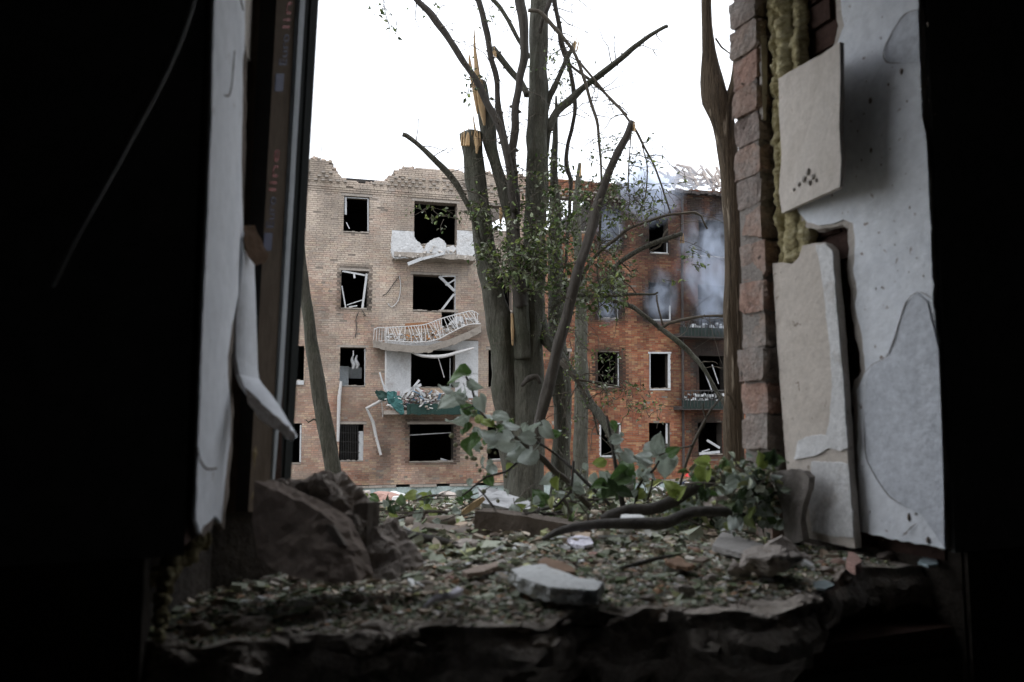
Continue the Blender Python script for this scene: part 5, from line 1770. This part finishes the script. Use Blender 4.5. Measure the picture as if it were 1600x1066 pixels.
def small_tree(name, Y, specs, material, label, spl=()):
    x0 = P(specs[0][0][0], 780, Y)
    b = Vector((P(*specs[0][0][:2], Y).x, Y, gz(x0.x, Y) - .05))
    t = thing(name, b, label, 'tree')
    for i, sp in enumerate(specs):
        m2 = MB(); limb(m2, sp, Y, .06, 14, .22, .006, seed=i + 5)
        part('trunk' if i == 0 else 'branch', m2, material, t, True)
    for s in spl:
        splinters(t, *s)
    return t


small_tree('young_tree', 7.0, [[(527, 800, 24), (521, 740, 24), (512, 690, 24), (503, 640, 23), (494, 580, 22), (486, 530, 20), (479, 480, 17), (475, 430, 14), (471, 390, 12), (468, 300, 10), (462, 180, 8)],
                               [(534, 800, 9), (530, 760, 8), (524, 700, 7), (516, 655, 6), (512, 630, 4)], [(502, 660, 3), (490, 655, 3), (482, 660, 2), (478, 656, 1.5)]],
           M['bark'], 'slim curved tree trunk close to the left side of the window')
small_tree('bare_trunk', 5.2, [[(1146, 830, 34), (1147, 720, 31), (1146, 600, 30), (1146, 480, 29), (1146, 360, 29), (1141, 280, 30), (1134, 215, 33), (1126, 180, 38), (1117, 155, 42), (1112, 125, 34), (1108, 80, 22), (1106, 40, 18), (1104, 0, 17), (1103, -40, 16)],
                               [(1132, 190, 20, -.03), (1142, 150, 16, -.05), (1146, 128, 12, -.06), (1150, 90, 9, -.08), (1152, 40, 6, -.1)],
                               [(1118, 60, 3), (1128, 74, 3), (1140, 83, 2), (1150, 86, 1.5)], [(1150, 640, 5, -.1), (1142, 620, 4, -.1), (1135, 615, 4, -.1)]],
           M['brown_bark'], 'stout brown trunk with furrowed bark beside the right brick jamb')
small_tree('broken_tree', 11.0, [[(907, 790, 24), (908, 640, 22), (908, 560, 20), (908, 480, 18), (904, 400, 14), (901, 330, 11), (903, 285, 9), (906, 255, 5)], [(902, 420, 7), (897, 350, 6), (898, 300, 4)]],
           M['bark'], 'thin grey trunk snapped to a point, standing behind the multi stemmed tree', ((906, 262, 4, 10, 10.98, 3, 8),))

# ================================================================== FALLEN BRANCHES WITH LARGE LEAVES
def leaf_mesh(seed, curl, fold, wav):
    rnd = random.Random(seed)
    me_v, me_f, vein = [], [], []
    NX, NY = 9, 9
    for j in range(NY + 1):
        v = j / NY
        hw = .52 * math.sin(math.pi * min(1, v * .96 + .04)) ** .62 * (1 - .42 * v)
        if v > .85:
            hw *= (1 - v) / .15 * .9 + .1 if v < 1 else .0
        for i in range(NX + 1):
            s = 2 * i / NX - 1
            x = s * hw
            y = v - .13 * (abs(s) ** 1.5) * (1 - v) * 1.0 + .05 * (1 - abs(s))
            x += .012 * rnd.uniform(-1, 1) * (abs(s) > .95)
            z = fold * abs(s) * hw * 2 - curl * (v - .3) ** 2 + wav * math.sin(6 * v + 3 * s + seed) * abs(s) * .12 + .045 * math.sin((v * 8 - abs(s) * 3.2) * math.pi) * (abs(s) > .05) * .5
            me_v.append((x, y, z))
            k = abs(((v * 7 - abs(s) * hw * 6) % 1) - .5)
            vein.append(.45 if abs(s) < .12 else .25 if k > .40 else 0)
    for j in range(NY):
        for i in range(NX):
            me_f.append((j * (NX + 1) + i, j * (NX + 1) + i + 1, (j + 1) * (NX + 1) + i + 1, (j + 1) * (NX + 1) + i))
    o = len(me_v)                     # stalk
    for y, z in ((.06, 0), (-.18, .02), (-.40, -.03)):
        for a in range(4):
            me_v.append((.014 * math.cos(a * 1.571), y, z + .014 * math.sin(a * 1.571))); vein.append(.4)
    for r in range(2):
        for a in range(4):
            me_f.append((o + r * 4 + a, o + r * 4 + (a + 1) % 4, o + r * 4 + 4 + (a + 1) % 4, o + r * 4 + 4 + a))
    me = bpy.data.meshes.new('leaf')
    me.from_pydata(me_v, [], me_f)
    at_ = me.attributes.new('vein', 'FLOAT', 'POINT')
    at_.data.foreach_set('value', vein)
    me.polygons.foreach_set('use_smooth', [True] * len(me.polygons))
    me.update()
    return me


LEAF = {}
for nm in ('leaf_pale', 'leaf_green', 'leaf_yellow', 'leaf_dark'):
    LEAF[nm] = []
    for s in range(6):
        me = leaf_mesh(s + len(nm) * 10, random.uniform(.2, 1.0), random.uniform(.0, .6), random.uniform(.3, 1.1))
        me.materials.append(M[nm])
        LEAF[nm].append(me)


def add_leaf(parent, x, y, Y, size, ang, kind, rnd, under=False, tip=0.0):
    a = math.radians(ang)
    right, upv = Vector((1, 0, 0)), Vector((0, -ST, CT))
    yax = (right * math.cos(a) + upv * math.sin(a) + Vector((0, rnd.gauss(tip, .35), 0))).normalized()
    nrm = Vector((rnd.gauss(0, .45), -1 + rnd.gauss(0, .3), .55 + rnd.gauss(0, .4)))
    if under:
        nrm = -nrm
    xax = yax.cross(nrm).normalized()
    zax = xax.cross(yax)
    s = size / FPX * Y
    o = bpy.data.objects.new('leaf', rnd.choice(LEAF[kind]))
    COL.objects.link(o)
    o.parent = parent
    c = P(x, y, Y) - yax * s * .5 - LOC[parent.name]
    o.matrix_local = Matrix(((xax.x * s, yax.x * s, zax.x * s, c.x), (xax.y * s, yax.y * s, zax.y * s, c.y), (xax.z * s, yax.z * s, zax.z * s, c.z), (0, 0, 0, 1)))
    return o


berry_me = None


def add_berry(parent, x, y, Y, r=4.5):
    global berry_me
    if berry_me is None:
        bm = bmesh.new(); bmesh.ops.create_icosphere(bm, subdivisions=2, radius=1)
        berry_me = bpy.data.meshes.new('seed'); bm.to_mesh(berry_me); bm.free()
        berry_me.polygons.foreach_set('use_smooth', [True] * len(berry_me.polygons))
        berry_me.materials.append(M['berry'])
    o = bpy.data.objects.new('seed', berry_me)
    COL.objects.link(o); o.parent = parent
    o.location = P(x, y, Y) - LOC[parent.name]
    s = r / FPX * Y
    o.scale = (s, s, s)


rl = random.Random(77)
rx = random.Random(78)


def extra_leaf(br, x, y, Y, s, a, k, u):
    if rx.random() < .75:
        add_leaf(br, x + rx.gauss(0, 13), y + rx.gauss(0, 9), Y + rx.uniform(-.05, .08), s * rx.uniform(.35, .65), a + rx.uniform(-70, 70), k if rx.random() < .6 else 'leaf_pale', rx, rx.random() < .5)


bY = 2.75
br = thing('leafy_branch', P(900, 775, bY), 'leafy broken branch with big dusty grey green leaves reaching left in front of the trunk', 'fallen branch')
for sp in ([(930, 800, 10, .1), (910, 780, 10), (887, 752, 10), (867, 738, 10), (850, 720, 10), (832, 706, 9), (815, 690, 6), (790, 675, 5), (765, 660, 4), (752, 645, 4), (742, 625, 4), (737, 605, 3.5), (728, 588, 3)],
           [(970, 810, 5, -.05), (945, 780, 5, -.05), (930, 768, 5, -.05), (900, 738, 5, -.05), (870, 712, 4), (850, 698, 4), (835, 690, 4)],
           [(743, 634, 2.5), (733, 636, 2.5), (722, 640, 2)], [(832, 705, 4), (810, 720, 3), (790, 738, 3, -.05), (760, 745, 3, -.05), (735, 765, 3, -.05), (722, 775, 2, -.05)],
           [(880, 800, 6, -.2), (850, 803, 5, -.2), (838, 797, 5, -.2), (870, 790, 4, -.2), (890, 770, 4, -.2), (895, 735, 4, -.2), (896, 720, 4, -.2)], [(838, 800, 3, -.25), (815, 805, 3, -.25), (808, 822, 2.5, -.25), (797, 840, 2, -.25)]):
    m2 = MB(); limb(m2, sp, bY, .03, 8, .25, .004, seed=int(sp[0][0])); part('stem' if sp[0][2] > 8 else 'twig', m2, M['mid_bark'] if sp[0][2] > 8 else M['dark_bark'], br, True)
for x, y, s, a, k, u in ((715, 587, 40, 190, 'leaf_green', 0), (700, 628, 44, 215, 'leaf_pale', 0), (693, 608, 28, 170, 'leaf_pale', 1), (725, 612, 26, 60, 'leaf_pale', 1), (742, 603, 28, -35, 'leaf_pale', 0), (752, 632, 32, -70, 'leaf_pale', 1), (728, 637, 24, 150, 'leaf_green', 0),
                         (748, 653, 20, 100, 'leaf_yellow', 0), (712, 660, 40, 205, 'leaf_pale', 1), (729, 668, 20, -80, 'leaf_green', 0), (766, 655, 34, 5, 'leaf_pale', 1), (784, 650, 30, -10, 'leaf_pale', 0), (800, 667, 30, -20, 'leaf_pale', 1), (757, 681, 46, 180, 'leaf_pale', 1),
                         (781, 690, 48, 190, 'leaf_pale', 1), (808, 708, 46, 210, 'leaf_pale', 1), (833, 668, 30, 65, 'leaf_pale', 1), (855, 674, 36, -40, 'leaf_pale', 1), (822, 684, 32, 170, 'leaf_pale', 1), (868, 678, 20, -10, 'leaf_green', 0),
                         (733, 702, 34, -110, 'leaf_green', 0), (746, 698, 22, -80, 'leaf_pale', 0), (822, 717, 42, 220, 'leaf_pale', 1), (755, 724, 24, -90, 'leaf_pale', 0), (765, 752, 24, -60, 'leaf_green', 0), (727, 770, 22, 160, 'leaf_green', 0), (796, 735, 20, 200, 'leaf_yellow', 0),
                         (770, 735, 24, -50, 'leaf_pale', 1), (843, 776, 34, 140, 'leaf_green', 0), (855, 750, 26, 210, 'leaf_pale', 1), (803, 795, 24, 120, 'leaf_pale', 0), (815, 795, 22, 50, 'leaf_yellow', 0), (872, 758, 24, -100, 'leaf_yellow', 0), (870, 826, 20, 30, 'leaf_green', 0),
                         (760, 660, 26, 150, 'leaf_yellow', 0), (790, 668, 26, 20, 'leaf_green', 0), (815, 700, 24, -50, 'leaf_green', 0), (742, 690, 26, 240, 'leaf_green', 0), (900, 755, 30, 240, 'leaf_pale', 1), (905, 765, 24, -30, 'leaf_pale', 0)):
    add_leaf(br, x, y, bY - .02 + rl.uniform(-.06, .06), s * .9, a + rl.uniform(-12, 12), k, rl, bool(u))
    extra_leaf(br, x, y, bY, s, a, k, u)
for x, y in ((729, 715), (738, 716), (742, 717), (745, 727), (774, 708), (740, 643), (706, 681), (712, 695), (750, 735), (756, 768), (778, 783), (790, 745), (752, 700), (764, 705)):
    add_berry(br, x, y, bY - .05, rl.uniform(2.5, 4.2))
br = thing('leafy_branch', P(985, 800, 2.6), 'leafy broken branch standing upright beside the thick dark branch, with a big hanging leaf', 'fallen branch')
for sp in ([(975, 800, 9), (968, 765, 8), (963, 735, 6), (958, 700, 5), (953, 670, 4), (948, 650, 3)], [(993, 790, 5), (996, 764, 5), (1005, 748, 4), (1022, 733, 4), (1030, 720, 3)], [(1062, 760, 4, .1), (1068, 735, 4, .1), (1078, 705, 5, .1), (1090, 680, 4, .1), (1100, 662, 4, .1), (1112, 640, 3, .1), (1126, 622, 2.5, .1)],
           [(1098, 668, 3, .1), (1103, 655, 3, .1), (1098, 640, 2.5, .1), (1099, 630, 2, .1)], [(1080, 696, 2.5, .1), (1050, 702, 2.5), (1030, 712, 2)], [(1010, 790, 4), (1018, 760, 3), (1020, 745, 3)]):
    m2 = MB(); limb(m2, sp, 2.6, .03, 8, .25, .004, seed=int(sp[0][0])); part('twig', m2, M['dark_bark'] if sp[0][0] < 1000 else M['mid_bark'], br, True)
for x, y, s, a, k, u in ((1028, 690, 32, 70, 'leaf_pale', 0), (1016, 702, 36, 200, 'leaf_pale', 1), (1003, 715, 32, 190, 'leaf_pale', 1), (1040, 728, 44, -105, 'leaf_pale', 1), (965, 747, 40, 200, 'leaf_green', 0), (979, 728, 34, 80, 'leaf_green', 0), (950, 772, 44, -95, 'leaf_dark', 0), (966, 686, 24, 10, 'leaf_pale', 0),
                         (985, 714, 30, -40, 'leaf_pale', 1), (958, 668, 20, -60, 'leaf_green', 0), (1052, 705, 24, 20, 'leaf_green', 0), (1005, 742, 30, 230, 'leaf_pale', 0), (990, 752, 26, -40, 'leaf_green', 0), (1018, 745, 22, -70, 'leaf_pale', 1), (935, 760, 28, 190, 'leaf_green', 0), (945, 745, 26, 130, 'leaf_pale', 1),
                         (935, 722, 24, 210, 'leaf_yellow', 0), (1000, 770, 24, 30, 'leaf_yellow', 0), (1012, 722, 22, -20, 'leaf_pale', 1), (925, 745, 22, 120, 'leaf_pale', 1), (978, 772, 26, -20, 'leaf_dark', 0), (1038, 708, 24, 10, 'leaf_pale', 1)):
    add_leaf(br, x, y, 2.58 + rl.uniform(-.06, .06), s * .9, a + rl.uniform(-12, 12), k, rl, bool(u))
    extra_leaf(br, x, y, 2.6, s, a, k, u)
for x, y in ((912, 737), (946, 795), (1004, 735), (1000, 748), (982, 790)):
    add_berry(br, x, y, 2.55, rl.uniform(2.5, 4))
# heap of leafy twigs at the right
br = thing('leafy_branch', P(1160, 800, 2.55), 'tangled heap of green and yellow leaves at the foot of the stout brown trunk', 'fallen branch')
for i in range(26):
    x, y = rl.uniform(1050, 1215), rl.uniform(745, 820)
    sp = [(x, y, 3.5, rl.uniform(-.15, .25) - max(0, x - 1130) * .0042)]
    an = rl.uniform(-.5, 1.2)
    for k in range(3):
        an += rl.uniform(-.3, .3)
        q = sp[-1]
        sp.append((q[0] + 22 * math.cos(an), max(700, q[1] - 18 * math.sin(an)), 3 - k * .7, q[3] + rl.uniform(-.05, .05)))
    m2 = MB(); limb(m2, sp, 2.55, .03, 6, .2, .004, seed=i); part('twig', m2, M['mid_bark'] if i % 2 else M['dark_bark'], br, True)
for i in range(170):
    x = rl.uniform(1045, 1216)
    top = 800 - 85 * min(1, max(0, (x - 1030) / 150)) ** .9 + abs(rl.gauss(0, 16))
    y = rl.uniform(top, 822)
    if math.hypot(x - 1075, y - 745) < 17:
        continue
    k = rl.choice(('leaf_pale', 'leaf_pale', 'leaf_pale', 'leaf_pale', 'leaf_green', 'leaf_dark', 'leaf_yellow'))
    add_leaf(br, x, y, (2.50 if x < 1140 else 2.17) + rl.uniform(-.05, .25 if x < 1140 else .08), rl.uniform(8, 25), rl.uniform(0, 360), k, rl, rl.random() < .5)
for x, y, s, a, k in ((1092, 746, 22, 60, 'leaf_green'), (1103, 735, 32, 80, 'leaf_yellow'), (1095, 722, 24, 170, 'leaf_yellow'), (1050, 762, 28, 130, 'leaf_yellow'), (1065, 768, 24, 60, 'leaf_yellow'), (1130, 722, 22, 60, 'leaf_green'), (1187, 717, 26, 80, 'leaf_yellow'), (1205, 712, 24, 60, 'leaf_dark'), (1218, 720, 26, 20, 'leaf_green'),
                      (1130, 765, 30, 200, 'leaf_pale'), (1150, 750, 26, 30, 'leaf_pale'), (1195, 800, 30, -10, 'leaf_pale'), (1180, 745, 28, 200, 'leaf_dark'), (1165, 775, 30, 240, 'leaf_dark'), (1112, 780, 26, -60, 'leaf_green'), (1100, 775, 22, 250, 'leaf_dark')):
    add_leaf(br, x, y, 2.40 if x < 1140 else 2.13, s, a, k, rl)
for x, y in ((1119, 730), (1106, 732), (1188, 744), (1200, 738), (1208, 787), (1140, 783), (1128, 722), (1115, 738), (1050, 806)):
    add_berry(br, x, y, 2.38 if x < 1140 else 2.10, rl.uniform(3, 4.5))
rnh = random.Random(31)
mt, ml = MB(), MB()
cluster(mt, ml, [(1100, 780, 30, 14), (1140, 775, 22, 18), (1120, 755, 20, 14)], 50, 2.62, rnh, .026, spread=.5, droop=0, ln=.35, pale=1)
cluster(mt, ml, [(1180, 775, 14, 20), (1172, 750, 14, 14)], 36, 2.17, rnh, .018, spread=.2, droop=0, ln=.25, pale=1)
cluster(mt, ml, [(1000, 775, 40, 14), (930, 780, 30, 12), (1040, 790, 30, 12), (880, 785, 20, 10)], 70, 2.9, rnh, .026, spread=1, droop=0, ln=.4, pale=1)
lb = MB()
for i in range(900):
    x = rnh.uniform(900, 1215)
    tp_ = 800 - 70 * min(1, max(0, (x - 950) / 200))
    y = rnh.uniform(tp_, 815)
    litter_piece(lb, P(x, y, 2.6 + rnh.uniform(-.1, .5) if x < 1150 else 2.18 + rnh.uniform(-.05, .08)), rnh.uniform(.006, .018), rnh)
tag(part('leaf_scraps', lb, M['litter'], br), kind='stuff')
tag(part('fine_twigs', mt, M['mid_bark'], br), kind='stuff')
tag(part('torn_foliage', ml, M['litter'], br), kind='stuff')
rb = random.Random(55)
bm_ = MB()
for i in range(95):
    x, y = rb.uniform(560, 1190), rb.uniform(775, 822)
    Y = rb.uniform(2.45, 4.0) if x < 1140 else rb.uniform(2.5, 2.7)
    an = rb.choice((rb.gauss(.25, .35), math.pi - rb.gauss(.25, .35), rb.gauss(1.1, .4)))
    L_ = rb.uniform(25, 95) * 2.6 / Y
    pts_ = [P(x, y, Y)]
    for k in range(6):
        an += rb.gauss(0, .18)
        x += L_ / 6 * math.cos(an); y -= L_ / 6 * math.sin(an) * .6
        pts_.append(P(x, y, Y + rb.uniform(-.02, .02)))
    r0 = rb.choice((.0025, .003, .004, .006))
    bm_.tube(pts_, [r0 * (1 - .12 * k) for k in range(7)], 6, .3, seed=i)
solo('brushwood', bm_, M['mid_bark'], P(850, 820, 3.0), 'tangle of thin broken twigs strewn outside the window', 'brushwood', kind='stuff')
# low leaf heap on the left and centre
br = thing('leafy_branch', P(640, 800, 3.2), 'low heap of small leafy twigs left of the dark concrete block', 'fallen branch')
for i in range(16):
    x, y = rl.uniform(570, 740), rl.uniform(775, 815)
    an = rl.uniform(-.3, .6)
    sp = [(x, y, 3, 0), (x + 25 * math.cos(an), y - 14 * math.sin(an), 2.4, .03), (x + 48 * math.cos(an), y - 20 * math.sin(an), 1.5, .05)]
    m2 = MB(); limb(m2, sp, 3.2, .03, 6, .2, .004, seed=i); part('twig', m2, M['mid_bark'], br, True)
for i in range(60):
    add_leaf(br, rl.uniform(560, 740), rl.uniform(772, 826), 3.1 + rl.uniform(-.4, .6), rl.uniform(8, 20), rl.uniform(0, 360), rl.choice(('leaf_pale', 'leaf_green', 'leaf_yellow', 'leaf_dark', 'leaf_pale')), rl, rl.random() < .5)

for sp, Y, lab, mt_ in (
        ([(940, 813, 14), (955, 806, 17), (985, 797, 18), (1018, 796, 18), (1050, 783, 19), (1082, 762, 20), (1100, 754, 19), (1116, 750, 12)], 2.45, 'thick dark branch with a broken orange end rising to the right', 'dark_bark'),
        ([(848, 843, 6), (868, 832, 11), (895, 824, 14), (935, 819, 15), (990, 818, 17), (1040, 817, 18), (1062, 808, 18), (1085, 800, 17), (1120, 799, 16), (1167, 805, 15)], 2.2, 'long crooked black branch lying along the outer edge of the sill', 'dark_bark'),
        ([(585, 824, 13), (610, 830, 15), (650, 839, 15), (690, 847, 13), (716, 853, 9)], 2.2, 'straight dark branch lying left of the concrete block', 'dark_bark'),
        ([(615, 812, 3), (650, 803, 4), (668, 799, 5), (692, 800, 4), (700, 803, 3)], 2.9, 'thin bent branch arching over the low leaf heap', 'mid_bark')):
    m2 = MB(); limb(m2, sp, Y, .02, 12, .25, .003, seed=int(sp[0][0]))
    solo('fallen_log', m2, M[mt_], P(sp[0][0], sp[0][1], Y), lab, 'fallen branch', smooth=True)
m2 = MB(); limb(m2, [(634, 818, 22), (660, 820, 24), (690, 818, 24), (712, 815, 20)], 2.9, .03, 14, .3, .004)
solo('short_log', m2, mat('peeled_log', [(.17, .135, .11), (.27, .22, .18), (.22, .23, .19)], 6, bump=.7, bscale=20, dist=.01), P(670, 830, 2.9), 'short thick brown log lying left of the concrete block', 'log', smooth=True)
f = [P(x, y, Y) for x, y, Y in ((640, 832, 2.55), (700, 838, 2.5), (780, 846, 2.45), (800, 852, 2.42), (780, 858, 2.40), (700, 850, 2.42), (640, 844, 2.5))]
solo('grey_plank', rough_slab(f, Vector((0, .1, .02)), .03, .003, .004, seed=90), M['concrete'], P(720, 855, 2.45), 'grey brown plank half buried in front of the short log', 'plank')
f = [P(x, y, Y) for x, y, Y in ((742, 798, 2.45), (775, 801, 2.44), (812, 806, 2.42), (860, 814, 2.40), (905, 822, 2.38), (905, 852, 2.38), (860, 850, 2.40), (800, 846, 2.42), (739, 842, 2.45))]
solo('concrete_block', rough_slab(f, Vector((.03, .16, -.01)), .02, .003, .005, seed=91), mat('dark_block', [(.075, .058, .045), (.13, .105, .085), (.10, .08, .065)], 8, bump=.8, bscale=40, dist=.008), P(810, 848, 2.42), 'dark brown concrete block standing on edge outside the sill', 'concrete block')
f = [P(x, y, Y) for x, y, Y in ((748, 764, 3.4), (782, 768, 3.4), (812, 780, 3.35), (850, 784, 3.3), (852, 796, 3.2), (800, 796, 3.1), (752, 786, 3.2))]
solo('white_panel', rough_slab(f, Vector((.0, .12, -.04)), .03, .008, .012, seed=92, bulge=.05), M['facade_white'], P(800, 798, 3.2), 'cracked white panel fragment lying behind the concrete block', 'panel')
f = [P(x, y, Y) for x, y, Y in ((718, 802, 2.9), (735, 788, 2.9), (755, 776, 2.9), (758, 781, 2.9), (740, 796, 2.9), (724, 806, 2.9))]
solo('wood_splinter', rough_slab(f, Vector((0, .02, 0)), .02, .002, .004, seed=93), M['raw_wood'], P(735, 805, 2.9), 'orange raw wood splinter leaning beside the white panel', 'splinter')
for i, (x, y, Y, s, mt_, lab) in enumerate(((600, 784, 12, .22, 'brick_pink', 'pinkish rubble lump near the plinth, right of the slim trunk'), (612, 781, 13, .2, 'white_piece', 'white rubble lump near the plinth, right of the pinkish one'), (566, 781, 9, .16, 'rubble', 'pale rubble lump beside the slim trunk'),
                                           (700, 778, 10, .14, 'rubble', 'pale stone left of the white panel'), (728, 852, 2.2, .03, 'rubble', 'tan stone at the tip of the straight dark branch'), (630, 781, 11, .12, 'white_piece', 'small white lump in front of the plinth'),
                                           (985, 818, 2.3, .04, 'white_piece', 'white lump pressed under the crooked black branch'), (1120, 790, 2.4, .045, 'rubble', 'mossy brown stone between the two dark branches'), (1030, 770, 3.4, .05, 'white_piece', 'white lump in the leaves behind the thick branch'))):
    p = P(x, y, Y)
    solo('rubble_stone', rock(p, (s * 1.3, s, s * .7), 200 + i, 7, 3, .18), M[mt_], p - Vector((0, 0, s * .5)), lab, 'rubble')

# ================================================================== PERSON, far away, crouching by the plinth
pp = P(1076, 745, 27.5)
gzp = gz(pp.x, pp.y)
per = thing('person', Vector((pp.x, pp.y, gzp)), 'person in a red helmet and dark uniform crouching far off by the brick wall', 'person')
hz = pp.z
sk = bpy.data.meshes.new('body')
H0 = Vector((0, .25, hz - gzp - .62))
J = [H0, H0 + Vector((0, -.08, .22)), H0 + Vector((0, -.18, .42)), H0 + Vector((0, -.22, .50)), H0 + Vector((0, -.25, .58)),
     H0 + Vector((-.10, 0, -.02)), H0 + Vector((-.16, -.38, .04)), H0 + Vector((-.15, -.22, -.30)), H0 + Vector((-.15, -.36, -.33)),
     H0 + Vector((.10, 0, -.02)), H0 + Vector((.16, -.38, .04)), H0 + Vector((.15, -.22, -.30)), H0 + Vector((.15, -.36, -.33)),
     H0 + Vector((-.20, -.18, .38)), H0 + Vector((-.26, -.34, .16)), H0 + Vector((-.16, -.50, .06)),
     H0 + Vector((.20, -.18, .38)), H0 + Vector((.26, -.34, .16)), H0 + Vector((.16, -.50, .06))]
E = [(0, 1), (1, 2), (2, 3), (3, 4), (0, 5), (5, 6), (6, 7), (7, 8), (0, 9), (9, 10), (10, 11), (11, 12), (2, 13), (13, 14), (14, 15), (2, 16), (16, 17), (17, 18)]
rr = [.15, .15, .15, .06, .09, .10, .075, .05, .05, .10, .075, .05, .05, .07, .05, .035, .07, .05, .035]
sk.from_pydata([tuple(p) for p in J], E, [])
ob = bpy.data.objects.new('body', sk)
COL.objects.link(ob)
md = ob.modifiers.new('skin', 'SKIN')
ob.modifiers.new('sub', 'SUBSURF').levels = 1
for i, v in enumerate(sk.skin_vertices[0].data):
    v.radius = (rr[i], rr[i])
    v.use_root = i == 0
me = bpy.data.meshes.new_from_object(ob.evaluated_get(bpy.context.evaluated_depsgraph_get()))
bpy.data.objects.remove(ob)
me.name = 'body'
me.materials.clear()
link('body', me, M['uniform'], per)
hc = Vector((pp.x, pp.y, hz - .03))
part('face', rock(hc + Vector((0, 0, -.06)), (.075, .09, .11), 5, 0, 3, .03), M['skin'], per, True)
m2 = MB()
vsx, fsx = [], []
for j in range(7):
    th = j / 6 * 1.45
    for k in range(16):
        an = k / 16 * 6.283
        fl = 1.15 if j == 6 else 1
        vsx.append(hc + Vector((.115 * math.sin(th) * math.cos(an) * fl, .14 * math.sin(th) * math.sin(an) * fl, .03 + .12 * math.cos(th))))
for j in range(6):
    for k in range(16):
        fsx.append((j * 16 + k, j * 16 + (k + 1) % 16, (j + 1) * 16 + (k + 1) % 16, (j + 1) * 16 + k))
m2.add(vsx, fsx)
part('helmet', m2, M['red_shell'], per, True)
part('reflective_collar', rock(hc + Vector((0, .02, -.17)), (.15, .12, .035), 6, 0, 2, .05), M['reflect'], per, True)
